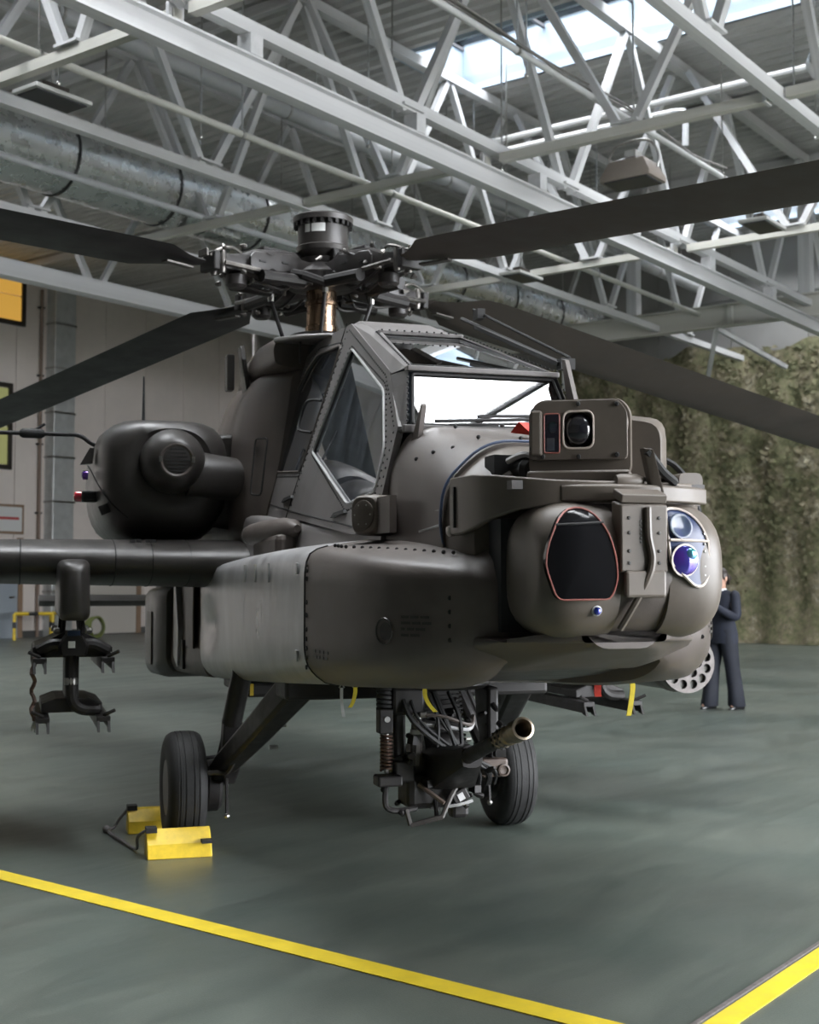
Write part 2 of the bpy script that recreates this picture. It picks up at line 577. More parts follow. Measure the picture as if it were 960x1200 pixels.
# skylights -------------------------------------------------------------
UPST = mat('sky_tinted_white_upstand', (0.36, 0.44, 0.52), 0.5)  # white paint with the blue of the sky light put into its colour
PANE = glass('skylight_pane', (0.94, 0.96, 0.98), 1.3)
BARM = mat('skylight_bar', (0.10, 0.10, 0.11), 0.5)
for i, (a0, a1, SKY_B0, SKY_B1) in enumerate(SKYLIGHTS):
    t = 0.06
    mb = MB()
    h = 0.85
    zc = ROOF_Z + h / 2
    mb.box((a0 - t / 2, (SKY_B0 + SKY_B1) / 2, zc), (t, SKY_B1 - SKY_B0 + 2 * t, h))
    mb.box((a1 + t / 2, (SKY_B0 + SKY_B1) / 2, zc), (t, SKY_B1 - SKY_B0 + 2 * t, h))
    mb.box(((a0 + a1) / 2, SKY_B0 - t / 2, zc), (a1 - a0, t, h))
    mb.box(((a0 + a1) / 2, SKY_B1 + t / 2, zc), (a1 - a0, t, h))
    wq = mb.build('window_%d' % (i + 1), UPST, sharp=0)
    room(tag(wq, 'long roof skylight with white upstand and clear panes, left pair added out of view for light', None, None, 'structure'))
    nb = 11 if SKY_B0 < 0 else 7
    step = (SKY_B1 - SKY_B0) / nb
    pm = MB().box((0, 0, 0), (a1 - a0, step - 0.06, 0.012)).mesh('pane', PANE, sharp=0)
    bmm = MB().box((0, 0, 0), (a1 - a0, 0.05, 0.09)).mesh('glazing_bar', BARM, sharp=0)
    for k in range(nb + 1):
        if k < nb:
            o = bpy.data.objects.new('pane', pm); COL.objects.link(o); o.parent = wq
            o.location = ((a0 + a1) / 2, SKY_B0 + (k + 0.5) * step, ROOF_Z + h - 0.04)
        o = bpy.data.objects.new('glazing_bar', bmm); COL.objects.link(o); o.parent = wq
        o.location = ((a0 + a1) / 2, SKY_B0 + k * step, ROOF_Z + h - 0.05)

# walls -------------------------------------------------------------
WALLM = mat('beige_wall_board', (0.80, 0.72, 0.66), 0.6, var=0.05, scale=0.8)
WALLG = mat('grey_wall_sheet', (0.24, 0.235, 0.225), 0.6, var=0.06, scale=1)
wl_o = MB().box(((A0 + A1) / 2, B1 + 0.16, 5.1), (A1 - A0 + 0.6, 0.2, 10.6)).build('wall_left', WALLG, sharp=0)
room(tag(wl_o, 'beige panelled hangar wall behind the stub wing', None, None, 'structure'))
PW = 1.55
pmesh = MB().box((0, 0, 0), (PW - 0.02, 0.06, 10.15)).mesh('wall_panel', WALLM, sharp=0)
k = 0
a = A1 - PW / 2
while a > A0:
    o = bpy.data.objects.new('wall_panel', pmesh); COL.objects.link(o); o.parent = wl_o
    o.location = (a, B1 + 0.03, 5.09)
    a -= PW
wb_o = MB().box((A1 + 0.16, (B0 + B1) / 2, 5.1), (0.2, B1 - B0, 10.6)).build('wall_back', WALLG, sharp=0)
room(tag(wb_o, 'grey hangar end wall behind the camouflage netting', None, None, 'structure'))
sheet = MB().box((0, 0, 0), (0.05, 1.98, 1.45)).mesh('wall_sheet', WALLG, sharp=0)
for i in range(18):
    for j in range(2):
        o = bpy.data.objects.new('wall_sheet', sheet); COL.objects.link(o); o.parent = wb_o
        o.location = (A1 + 0.035, B0 + 1 + i * 2.0, 7.9 + j * 1.5)
DOOR_A0, DOOR_A1, DOOR_H = 4.0, 16.0, 6.0          # wide side door, rolled open, to the right of the camera
mb = MB()
mb.box(((A0 - 0.3 + DOOR_A0) / 2, B0 - 0.1, 5.1), (DOOR_A0 - A0 + 0.3, 0.2, 10.6))
mb.box(((A1 + 0.3 + DOOR_A1) / 2, B0 - 0.1, 5.1), (A1 + 0.3 - DOOR_A1, 0.2, 10.6))
mb.box(((DOOR_A0 + DOOR_A1) / 2, B0 - 0.1, (DOOR_H + 10.4) / 2), (DOOR_A1 - DOOR_A0, 0.2, 10.4 - DOOR_H))
WALLD = mat('darkened_wall_board', (0.30, 0.28, 0.26), 0.6, var=0.05, scale=0.8)  # darker copy of the wall board, cuts fill light from the camera side
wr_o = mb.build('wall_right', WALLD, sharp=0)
room(tag(wr_o, 'beige hangar wall, darkened to cut fill, with an open door to the right of the camera', None, None, 'structure'))
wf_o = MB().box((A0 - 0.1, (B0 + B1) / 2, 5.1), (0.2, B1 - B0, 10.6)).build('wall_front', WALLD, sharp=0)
room(tag(wf_o, 'beige hangar wall behind the camera, darkened to cut fill', None, None, 'structure'))
apron = MB().box(((DOOR_A0 + DOOR_A1) / 2, B0 - 14.4, -0.17), (50, 28, 0.3)).build('apron', mat('concrete_apron', (0.33, 0.33, 0.32), 0.8, var=0.1, scale=0.6), sharp=0)
room(tag(apron, 'pale concrete apron outside the open hangar door', None, None, 'structure'))
ld = bpy.data.lights.new('door_portal', 'AREA')
ld.shape = 'RECTANGLE'
ld.size, ld.size_y = DOOR_A1 - DOOR_A0, DOOR_H
ld.cycles.is_portal = True
lo = bpy.data.objects.new('door_portal', ld)
COL.objects.link(lo)
lo.matrix_world = RM @ Matrix.Translation(((DOOR_A0 + DOOR_A1) / 2, B0 - 0.25, DOOR_H / 2)) @ Matrix.Rotation(rad(90), 4, 'X')

# things on the left wall ------------------------------------------------
WB = B1 - 0.0
FOIL = mat('foil_insulation', (0.72, 0.73, 0.72), 0.28, 0.85, var=0.06, scale=4, bump=0.10, bscale=12, rvar=0.05)
WOOD = mat('brown_wood', (0.30, 0.20, 0.13), 0.55, var=0.2, scale=6, stretch=(8, 8, 0.6))
AMBER = mat('amber_lit_pane', (0.5, 0.28, 0.05), 0.3, emit=((1.0, 0.55, 0.10), 0.40))
OLIVEP = mat('olive_lit_pane', (0.3, 0.3, 0.1), 0.3, emit=((0.60, 0.62, 0.28), 0.22))
DKFR = mat('dark_window_frame', (0.03, 0.025, 0.02), 0.5)


def wall_window(n, a0, a1, z0, z1, m, label):
    mb = MB()
    w = 0.12
    for c, s in (((a0 - w / 2, 0, (z0 + z1) / 2), (w, 0.1, z1 - z0 + 2 * w)), ((a1 + w / 2, 0, (z0 + z1) / 2), (w, 0.1, z1 - z0 + 2 * w)),
                 (((a0 + a1) / 2, 0, z0 - w / 2), (a1 - a0, 0.1, w)), (((a0 + a1) / 2, 0, z1 + w / 2), (a1 - a0, 0.1, w))):
        mb.box((c[0], WB - 0.05, c[2]), s)
    o = mb.build('window_%d' % n, DKFR, sharp=0)
    room(tag(o, label, None, None, 'structure'))
    zz = z0
    for zt in ((z0 + z1) / 2, z1):
        MB().box(((a0 + a1) / 2, WB - 0.03, (zz + zt) / 2), (a1 - a0, 0.03, zt - zz - 0.04)).build('pane', m, o, sharp=0)
        zz = zt


wall_window(7, 19.4, 22.1, 8.6, 10.0, AMBER, 'amber lit window high on the left wall')
wall_window(8, 19.6, 21.72, 4.65, 6.75, OLIVEP, 'olive tinted window lower on the left wall')

FOILW = mat('wall_foil', (0.60, 0.61, 0.60), 0.42, 0.45, var=0.10, scale=4, bump=0.2, bscale=9, rvar=0.06)
dr = rempty('wall_duct', 23.34, WB - 0.2, 0, label='vertical foil-wrapped duct standing against the beige wall', cat='duct')
for k in range(8):
    MB().box((0, 0, 0.62 + k * 1.24), (0.72, 0.38, 1.22)).build('duct_section', FOILW, dr, sharp=0, bevel=0.02)
    MB().box((0, 0, 1.24 + k * 1.24), (0.76, 0.42, 0.05)).build('flange', STEEL, dr, sharp=0)
pp = rempty('wall_pipe', 22.75, WB - 0.09, 0, label='thin brown pipe on the beige wall left of the foil duct', cat='pipe')
MB().cyl((0, 0, 0), (0, 0, 9.6), 0.05, n=10).build('pipe_run', mat('brown_pipe', (0.24, 0.17, 0.13), 0.5), pp)
for k in range(5):
    MB().box((0.0, 0.02, 1.5 + k * 1.9), (0.16, 0.12, 0.05)).build('bracket', DKFR, pp, sharp=0)

# door in the left wall (blue grey) and pale double door with wooden frame
dz = MB().box((21.35, WB - 0.04, 1.3), (1.5, 0.08, 2.6)).build('door_1', mat('blue_grey_door', (0.34, 0.38, 0.42), 0.5), sharp=0)
room(tag(dz, 'blue grey door at the left edge of the wall', None, None, 'structure'))
MB().box((22.17, WB - 0.06, 1.35), (0.14, 0.12, 2.7)).build('door_frame', WOOD, dz, sharp=0)
MB().box((21.9, WB - 0.1, 1.1), (0.14, 0.05, 0.04)).build('door_handle', STEEL, dz, sharp=0)
d2o = MB().box((25.35, WB - 0.04, 1.2), (1.9, 0.08, 2.35)).build('door_2', mat('cream_door', (0.56, 0.52, 0.46), 0.5), sharp=0)
room(tag(d2o, 'cream door with wooden frame seen under the stub wing', None, None, 'structure'))
MB().box((26.38, WB - 0.06, 1.2), (0.16, 0.12, 2.4)).build('door_frame', WOOD, d2o, sharp=0)
MB().box((25.35, WB - 0.06, 2.45), (2.2, 0.12, 0.14)).build('door_frame', WOOD, d2o, sharp=0)
MB().box((24.7, WB - 0.1, 1.1), (0.14, 0.05, 0.04)).build('door_handle', STEEL, d2o, sharp=0)
ns = rempty('notice_board', 21.6, WB, 2.8, label='wood-framed white notice board on the beige wall', cat='notice board')
MB().box((0, -0.05, 0.4), (1.35, 0.04, 0.8)).build('frame', WOOD, ns, sharp=0)
MB().box((0, -0.075, 0.4), (1.2, 0.02, 0.66)).build('sheet', WHITE, ns, sharp=0)
MB().box((0.1, -0.088, 0.42), (0.8, 0.006, 0.07)).build('red_print', mat('red_print', (0.5, 0.08, 0.08), 0.5), ns, sharp=0)
bs = MB().box(((A0 + A1) / 2, WB - 0.02, 0.09), (A1 - A0, 0.04, 0.18)).build('baseboard_left', mat('dark_skirting', (0.10, 0.10, 0.095), 0.6), sharp=0)
room(tag(bs, 'dark skirting along the beige wall', None, None, 'structure'))
sk = rempty('wall_socket', 24.9, WB, 3.0, label='small dark socket box on the wall beside the engine nacelle', cat='socket')
MB().box((0, -0.05, 0.0), (0.16, 0.1, 0.2)).build('box', DKFR, sk, sharp=0)
MB().box((0, -0.06, 0.2), (0.1, 0.1, 0.12)).build('plug', DKFR, sk, sharp=0)

# barriers and hose -----------------------------------------------------
BANDB = mat('black_band', (0.015, 0.015, 0.015), 0.5)


def barrier(p, q, label):
    base = ((p[0] + q[0]) / 2, (p[1] + q[1]) / 2, 0)
    e = rempty('guard_rail', *base, label=label, cat='barrier')
    P, Q = Vector((*p, 0)) - Vector(base), Vector((*q, 0)) - Vector(base)
    up = Vector((0, 0, 0.68))
    MB().tube([P + up, Q + up], 0.045, 8).build('rail', YELLOW, e)
    for R in (P, Q):
        MB().tube([R, R + up], 0.045, 8).build('post', YELLOW, e)
        MB().tube([R + up * 0.45, R + up * 0.68], 0.048, 8).build('black_stripe', BANDB, e)
    M_ = (P + Q) / 2
    d = (Q - P).normalized() * 0.12
    MB().tube([M_ + up - d, M_ + up + d], 0.048, 8).build('black_stripe', BANDB, e)


barrier((21.25, 28.5), (22.0, 27.9), 'yellow and black guard rail by the wall, left one')
barrier((22.1, 28.1), (22.9, 28.6), 'yellow and black guard rail by the wall, right one')
hz = rempty('hose_coil', 23.3, 27.75, 0, label='coiled olive green hose standing by the yellow guard rails', cat='hose')
HOSE = mat('olive_hose', (0.16, 0.19, 0.05), 0.5)
for k in range(4):
    path = [(math.cos(t) * (0.24 + 0.02 * k), 0.05 * k - 0.08 + 0.01 * math.sin(3 * t), 0.30 + math.sin(t) * (0.27 - 0.005 * k)) for t in [2 * math.pi * i / 24 for i in range(25)]]
    MB().tube(path, 0.028, 7).build('hose_loop', HOSE, hz)

# camouflage netting -----------------------------------------------------
CAMO = bpy.data.materials.new('camouflage_cloth')
CAMO.use_nodes = True
nt = CAMO.node_tree
cb = nt.nodes['Principled BSDF']
cb.inputs['Roughness'].default_value = 0.9
tc = nt.nodes.new('ShaderNodeTexCoord')
na = nt.nodes.new('ShaderNodeTexNoise'); na.inputs['Scale'].default_value = 1.9; na.inputs['Detail'].default_value = 9; na.inputs['Roughness'].default_value = 0.78
nb_ = nt.nodes.new('ShaderNodeTexNoise'); nb_.inputs['Scale'].default_value = 5.5; nb_.inputs['Detail'].default_value = 6; nb_.inputs['Roughness'].default_value = 0.75
nt.links.new(tc.outputs['Object'], na.inputs['Vector']); nt.links.new(tc.outputs['Object'], nb_.inputs['Vector'])
ra = nt.nodes.new('ShaderNodeValToRGB')
cr_ = ra.color_ramp
cr_.elements[0].position = 0.36; cr_.elements[0].color = (0.075, 0.080, 0.040, 1)
cr_.elements[1].position = 0.66; cr_.elements[1].color = (0.36, 0.35, 0.27, 1)
e_ = cr_.elements.new(0.46); e_.color = (0.145, 0.150, 0.080, 1)
e_ = cr_.elements.new(0.56); e_.color = (0.20, 0.175, 0.115, 1)
rb = nt.nodes.new('ShaderNodeValToRGB')
rb.color_ramp.elements[0].position = 0.35; rb.color_ramp.elements[0].color = (0.55, 0.55, 0.52, 1)
rb.color_ramp.elements[1].position = 0.68; rb.color_ramp.elements[1].color = (1.35, 1.3, 1.25, 1)
mm = nt.nodes.new('ShaderNodeMix'); mm.data_type = 'RGBA'; mm.blend_type = 'MULTIPLY'; mm.inputs[0].default_value = 1
nt.links.new(na.outputs['Fac'], ra.inputs[0]); nt.links.new(nb_.outputs['Fac'], rb.inputs[0])
nt.links.new(ra.outputs[0], mm.inputs[6]); nt.links.new(rb.outputs[0], mm.inputs[7]); nt.links.new(mm.outputs[2], cb.inputs['Base Color'])

net = rempty('camouflage_net', A1 - 0.35, 9, 0, label='camouflage netting hung in folds over the whole end wall', cat='netting')


def net_depth(b, z):
    return 0.10 * math.sin(b * 2.3 + 0.5 * math.sin(z)) + 0.07 * math.sin(b * 5.9 + 1.0) + 0.06 * mnoise.noise(Vector((b * 1.3, z * 1.1, 0)))


mb = MB()
nb, nz_ = 260, 34
B_0, B_1, NH = -15.6, 20.4, 7.35
grid = []
for i in range(nb + 1):
    for j in range(nz_ + 1):
        b = B_0 + (B_1 - B_0) * i / nb
        top = NH + 0.10 * math.sin(b * 1.7) + 0.07 * math.sin(b * 4.1)
        z = top * j / nz_
        grid.append((net_depth(b, z) - (0.25 * (1 - j / nz_) ** 8), b, max(z, 0.01)))
fs = [(i * (nz_ + 1) + j, (i + 1) * (nz_ + 1) + j, (i + 1) * (nz_ + 1) + j + 1, i * (nz_ + 1) + j + 1) for i in range(nb) for j in range(nz_)]
mb.add(grid, fs)
cloth = mb.build('cloth', CAMO, net, sharp=180)
rs = random.Random(3)
mb = MB()
for i in range(15000):
    b = rs.uniform(B_0 + 10, B_1)
    z = rs.uniform(0.08, NH - 0.05)
    c = Vector((net_depth(b, z) - rs.uniform(0.015, 0.05), b, z))
    s = rs.uniform(0.05, 0.11)
    m3 = Euler((rs.uniform(-1, 1), rs.uniform(-.3, .3), rs.uniform(-.3, .3))).to_matrix()
    q = [c + m3 @ Vector((0, y * s, zz * s * rs.uniform(.5, 1.2))) for y, zz in ((-1, -.4), (.2, -.6), (1, .3), (-.2, .7))]
    mb.add(q, [(0, 1, 2, 3)])
mb.build('net_scrap', CAMO, net, sharp=0, stuff=True)

# ------------------------------------------------------------------ trusses
T_B = [-5.7, -2.05, 1.6, 5.25, 9.05, 12.4, 16.0, 19.15]
NODE0, PER = 19.75, 3.78
C_A = [-3.0, 2.9, 8.6, 14.1, 19.8]
T_LBL = {5.25: 'white roof truss at the upper right, third from the foil duct', 9.05: 'white roof truss carrying the deep runway beam across the middle of the roof',
         12.4: 'white roof truss just in front of the large foil duct', 16.0: 'white roof truss hidden mostly behind the large foil duct',
         19.15: 'white roof truss second behind the large foil duct', 23.0: 'white roof truss third behind the large foil duct, near the beige wall',
         26.6: 'white roof truss nearest to the beige left wall', 1.6: 'white roof truss right of the hanging floodlight', -2.05: 'white roof truss out of view to the right, nearest the frame',
         -5.7: 'white roof truss out of view to the right, second from the frame'}
for b in T_B:
    base = (A0, b, BOT_Z)
    t = rempty('roof_truss', *base, label=T_LBL[b], cat='truss', group='roof trusses')
    wch = 0.30 if b == 19.15 else 0.135
    beam('bottom_chord', (A0, b, BOT_Z + (0.14 if b == 9.05 else 0)), (A1 - 0.8, b, BOT_Z + (0.14 if b == 9.05 else 0)), wch, wch, TRUSSM, t, base)
    beam('top_chord', (A0, b, TOP_Z + 0.1), (A1 - 0.1, b, TOP_Z + 0.1), 0.16, 0.16, TRUSSM, t, base)
    k = math.floor((A0 - NODE0) / PER)
    while True:
        n0 = NODE0 + k * PER
        if n0 > A1 - 0.8:
            break
        for s in (-1, 1):
            ap = n0 + s * PER / 2
            if A0 < ap < A1 and A0 < n0:
                beam('web_member', (n0 + s * 0.10, b, BOT_Z + 0.06), (ap - s * 0.06, b, TOP_Z), 0.105, 0.105, TRUSSM, t, base)
        if n0 > A0:
            beam('gusset', (n0 - 0.2, b, BOT_Z + 0.11), (n0 + 0.2, b, BOT_Z + 0.11), 0.22, 0.03, TRUSSM, t, base)
        k += 1

for a in C_A:
    base = (a, T_B[0], BOT_Z)
    where = {8.6: 'white cross beam at the upper left corner of the roof', 14.1: 'white cross beam carrying the hanging floodlight',
             19.8: 'white cross beam passing behind the raised rotor blade'}.get(a, 'white roof cross beam above and behind the camera')
    t = rempty('cross_beam', *base, label=where, cat='beam', group='roof cross beams')
    for i in range(len(T_B) - 1):
        b0, b1 = T_B[i], T_B[i + 1]
        if b0 > 12.6:
            break
        bm_ = (b0 + b1) / 2
        beam('bottom_chord', (a, b0 + 0.1, BOT_Z), (a, b1 - 0.1, BOT_Z), 0.115, 0.115, TRUSSC, t, base)
        for s, be in ((-1, b0), (1, b1)):
            beam('web_member', (a, bm_ + s * 0.1, BOT_Z + 0.06), (a, be - s * 0.15, TOP_Z), 0.10, 0.10, TRUSSM, t, base)
        beam('gusset', (a, bm_ - 0.18, BOT_Z + 0.09), (a, bm_ + 0.18, BOT_Z + 0.09), 0.2, 0.03, TRUSSM, t, base)
        beam('end_plate', (a, b0 + 0.12, BOT_Z + 0.02), (a, b0 + 0.16, BOT_Z + 0.02), 0.20, 0.18, TRUSSM, t, base)

for a in (1.0, 4.5, 10.4, 14.1, 22.0, 25.8):
    o = beam('roof_purlin', (a, B0, TOP_Z + 0.14), (a, B1, TOP_Z + 0.14), 0.13, 0.16, TRUSSM)
    tag(o, {14.1: 'steel purlin under the roof deck above the floodlight', 22.0: 'steel purlin under the roof deck beyond the skylight',
            10.4: 'steel purlin under the roof deck near the top edge', 25.8: 'steel purlin above the deep cream girder', 1.0: 'steel purlin under the roof deck directly above the camera', 4.5: 'steel purlin under the roof deck above the helicopter nose'}[a], 'purlin', 'roof purlins')

# runway I-beam under truss 9.05
rb_ = rempty('runway_beam', A0, 9.05, 6.72, label='deep white I-beam hung below a truss across the roof', cat='beam')
base = (A0, 9.05, 6.72)
beam('web', (A0, 9.05, 6.72), (A1 - 0.9, 9.05, 6.72), 0.02, 0.22, TRUSSM, rb_, base)
beam('lower_flange', (A0, 9.05, 6.60), (A1 - 0.9, 9.05, 6.60), 0.17, 0.025, TRUSSM, rb_, base)
beam('upper_flange', (A0, 9.05, 6.84), (A1 - 0.9, 9.05, 6.84), 0.17, 0.025, TRUSSM, rb_, base)
for k in range(11):
    aa = 1.0 + k * PER * 0.75
    beam('hanger', (aa - 0.09, 9.05, 6.96), (aa + 0.09, 9.05, 6.96), 0.19, 0.22, TRUSSM, rb_, base)

# deep cream girder with posts at a = 25.8
gd = rempty('roof_girder', 25.8, B0, 7.0, label='deep cream girder with posts in front of the netting wall', cat='beam')
base = (25.8, B0, 7.0)
beam('web', (25.8, B0, 7.1), (25.8, 17.5, 7.1), 0.02, 0.42, TRUSSC, gd, base)
for z in (6.88, 7.32):
    beam('flange', (25.8, B0, z), (25.8, 17.5, z), 0.24, 0.03, TRUSSC, gd, base)
for b in (-2, 1.6, 5.25, 9.1, 12.95, 16.5):
    beam('post', (25.8, b, 7.33), (25.8, b, TOP_Z), 0.24, 0.24, TRUSSM, gd, base)
    beam('stiffener', (25.74, b + 1.6, 6.9), (25.74, b + 1.6, 7.3), 0.1, 0.1, TRUSSC, gd, base)
for b0, b1 in ((5.25, 9.1), (9.1, 12.95), (12.95, 16.5)):
    for s in (0, 1):
        bm_ = (b0 + b1) / 2
        beam('brace', (25.8, bm_, 6.85), (25.8 + 1.6, bm_ + (0.9 if s else -0.9), 6.0 + 0.15), 0.09, 0.09, TRUSSM, gd, base)

# small tie trusses near the end wall
for b in (9.05, 12.4, 16.0):
    pass

# ------------------------------------------------------------------ ducts, pipes, lamps
DB, DZ, DR = 15.05, 7.6, 0.54
du = rempty('foil_duct', 4.0, DB, DZ, label='large foil-wrapped round ventilation duct under the roof', cat='duct')
for k in range(12):
    x0 = k * 1.95
    MB().lathe((x0, 0, 0), (1, 0, 0), [(0, DR), (0.04, DR + 0.005), (1.0, DR + 0.012), (1.9, DR + 0.004), (1.95, DR)], 28).build('duct_section', FOIL, du, sharp=50)
    MB().lathe((x0, 0, 0), (1, 0, 0), [(-0.02, DR + 0.012), (-0.018, DR + 0.022), (0.018, DR + 0.022), (0.02, DR + 0.012)], 28).build('band', BANDB, du, sharp=50)
    MB().tube([(x0 + 0.9, 0.0, DR), (x0 + 0.9, 0, 2.4)], 0.012, 5).build('hanger', STEEL, du)
MB().box((10.6, -DR - 0.03, -0.42), (0.75, 0.08, 0.40)).build('foil_patch', FOIL, du, sharp=0, bevel=0.02)


def pipe(name, a0, a1, b, z, r, m, label, rods=0, n=12):
    e = rempty(name, a0, b, z, label=label, cat='pipe')
    MB().tube([(0, 0, 0), (a1 - a0, 0, 0)], r, n).build('pipe_run', m, e)
    for k in range(rods):
        x = (k + 0.5) * (a1 - a0) / rods
        MB().tube([(x, 0, r), (x, 0, TOP_Z + 0.2 - z)], 0.014, 5).build('rod', STEEL, e)
        MB().lathe((x - 0.02, 0, 0), (1, 0, 0), [(0, r + 0.012), (0.04, r + 0.012)], n).build('clip', STEEL, e)
    return e


GPIPE = mat('pale_grey_pipe', (0.42, 0.43, 0.44), 0.4, var=0.06, scale=2)
pipe('roof_pipe', 4, 30, 13.35, 8.8, 0.12, GPIPE, 'pale grey pipe under the roof, lower of a pair', 6)
pipe('roof_pipe', 4, 30, 12.75, 8.9, 0.12, GPIPE, 'pale grey pipe under the roof, upper of a pair', 6)
pipe('roof_pipe', 4, 26, 11.42, 7.2, 0.045, TRUSSC, 'thin cream conduit in front of the pale grey pipes', 7)
pipe('roof_pipe', 4, 26, 14.35, 7.12, 0.05, GPIPE, 'thin pale pipe along the foil duct', 0)
cd = pipe('cable_conduit', 8, 19.5, 7.6, 7.5, 0.04, TRUSSM, 'thin white conduit with cables beside the floodlight', 4)
mb = MB()
for k in range(3):
    mb.tube(bez([(2.5 + i * 1.1, 0.05 * math.sin(i * 2 + k), 0.06 + 0.03 * k + 0.05 * math.sin(i * 1.7 + k)) for i in range(8)], 4), 0.014, 5)
mb.build('cable_bundle', mat('grey_cable', (0.2, 0.19, 0.18), 0.6), cd)
for z_, a_, lab in ((9.35, 19.3, 'upper'), (9.1, 19.2, 'lower')):
    e = rempty("sprinkler_pipe", a_, -6, z_, label='white pipe along the skylight edge, %s of two' % lab, cat='pipe')
    MB().tube([(0, 0 if lab == 'upper' else 14.9, 0), (0, 18.6, 0)], 0.06, 10).build('pipe_run', DECK, e)
    if lab == 'lower':
        MB().tube(bez([(0, 15.0, 0), (0, 14.8, -0.01), (0.0, 14.7, -0.1), (0, 14.7, -0.6)], 5), 0.055, 8).build('drop', GPIPE, e)
WIRES = ['thin wire hanging before the foil duct, left of the truss diagonals', 'thin wire hanging near the upper left tray lamp', 'thin wire hanging behind the runway beam, left one', 'thin wire hanging behind the runway beam, right one',
         'thin wire hanging right of the floodlight', 'thin wire hanging at the upper right near the silver duct end', 'thin wire hanging highest at the upper right', 'thin wire hanging left of the floodlight by the conduit']
for n_, (a, b, z0) in enumerate([(11.6, 11.9, 7.2), (9.2, 11.7, 7.1), (13.4, 10.6, 7.3), (15.6, 9.9, 7.4), (15.0, 5.4, 7.0), (16.5, 5.0, 7.4), (17.5, 6.0, 7.6), (13.0, 7.9, 7.5)]):
    e = rempty('hanging_wire', a, b, z0, label=WIRES[n_], cat='wire', group='roof wires')
    MB().tube([(0, 0, 0), (0, 0, ROOF_Z - z0)], 0.013, 5).build('wire', STEEL, e)
    MB().ball((0, 0, 0), 0.03, 8, 5).build('end_weight', STEEL, e)

LAMPB = mat('taupe_lamp_body', (0.26, 0.22, 0.19), 0.5, var=0.05)
LAMPG = mat('lamp_glass_unlit', (0.05, 0.05, 0.055), 0.15)
LAMPT = mat('pale_lamp_tray', (0.40, 0.40, 0.38), 0.5)
fl_ = rempty('floodlight', 14.35, 7.2, 6.42, label='unlit taupe hangar floodlight hung from the cross beam', cat='lamp')
ring = lambda w, d, z: [(x, y, z) for x, y in rpoly([(-w, -d), (w, -d), (w, d), (-w, d)], 0.03, 2)]
MB().loft([ring(0.10, 0.12, 0.30), ring(0.2, 0.24, 0.24), ring(0.24, 0.34, 0.06), ring(0.24, 0.34, 0.0)]).build('housing', LAMPB, fl_, sharp=30)
MB().box((0, 0, -0.008), (0.42, 0.58, 0.016)).build('lens', LAMPG, fl_, sharp=0)
MB().box((0, 0, 0.34), (0.16, 0.16, 0.10)).build('ballast', LAMPT, fl_, sharp=0, bevel=0.01)
MB().tube(bez([(0, -0.33, 0.14), (0, -0.34, 0.3), (0, -0.2, 0.50), (0, 0.2, 0.50), (0, 0.34, 0.3), (0, 0.33, 0.14)], 4), 0.018, 6).build('bracket', STEEL, fl_)


def tray_lamp(a, b, z, label, rz=0.0):
    e = rempty('tray_lamp', a, b, z, label=label, cat='lamp')
    MB().box((0, 0, 0.03), (0.75, 0.42, 0.05)).build('tray', LAMPT, e, sharp=0, bevel=0.01)
    MB().box((0, 0, 0.0), (0.66, 0.34, 0.02)).build('lens', LAMPG, e, sharp=0)
    MB().box((0, 0, 0.11), (0.34, 0.14, 0.11)).build('gear_box', DKFR, e, sharp=0, bevel=0.01)
    MB().tube([(0, 0, 0.16), (0, 0, 0.52)], 0.02, 6).build('stem', STEEL, e)


tray_lamp(17.7, 6.86, 6.55, 'small tray lamp below the roof at the right, before the far skylight')
tray_lamp(8.85, 11.35, 6.72, 'small tray lamp below the roof at the upper left')
tray_lamp(18.6, 11.42, 6.62, 'small tray lamp below the roof above the rotor hub')
ad = rempty('air_diffuser', 15.9, 5.5, 8.0, label='round silver duct end at the right edge under the roof', cat='duct')
MB().lathe((0, 0, 0), (0.2, -1, 0), [(-0.06, 0.05), (0.0, 0.16), (0.06, 0.22), (0.12, 0.24), (0.5, 0.24), (0.52, 0.255), (0.56, 0.255), (0.58, 0.24), (3.0, 0.24)], 24).build('duct_run', FOIL, ad, sharp=40)
MB().tube([(0.05, -0.4, 0.2), (0.05, -0.4, 2.0)], 0.012, 5).build('hanger', STEEL, ad)

# ================================================================== HELICOPTER
HX = (-0.36, 8.04, 0.0)
heli = empty('attack_helicopter', HX, rad(-73.0), 'dark olive attack helicopter with drooping rotor blades parked in the hangar', 'helicopter')


def belly(x):
    pts = [(-12, 1.45), (-4, 0.98), (-0.85, 0.905), (1.5, 1.035), (2.3, 1.085), (2.7, 1.12), (3.1, 1.18), (3.5, 1.25), (4, 1.38)]
    for (x0, z0), (x1, z1) in zip(pts, pts[1:]):
        if x <= x1:
            return z0 + (z1 - z0) * (x - x0) / (x1 - x0)
    return pts[-1][1]


def hull(stations, name, m, parent=heli, r=0.08, n=4, **k):
    """stations: (x, [(y,z) half outline bottom to top]) -> symmetric loft"""
    rings = []
    for x, half in stations:
        poly = [(y, z) for y, z in half] + [(-y, z) for y, z in reversed(half)]
        rings.append([(x, y, z) for y, z in rpoly(poly, r, n)])
    return MB().loft(rings).build(name, m, parent, **k)


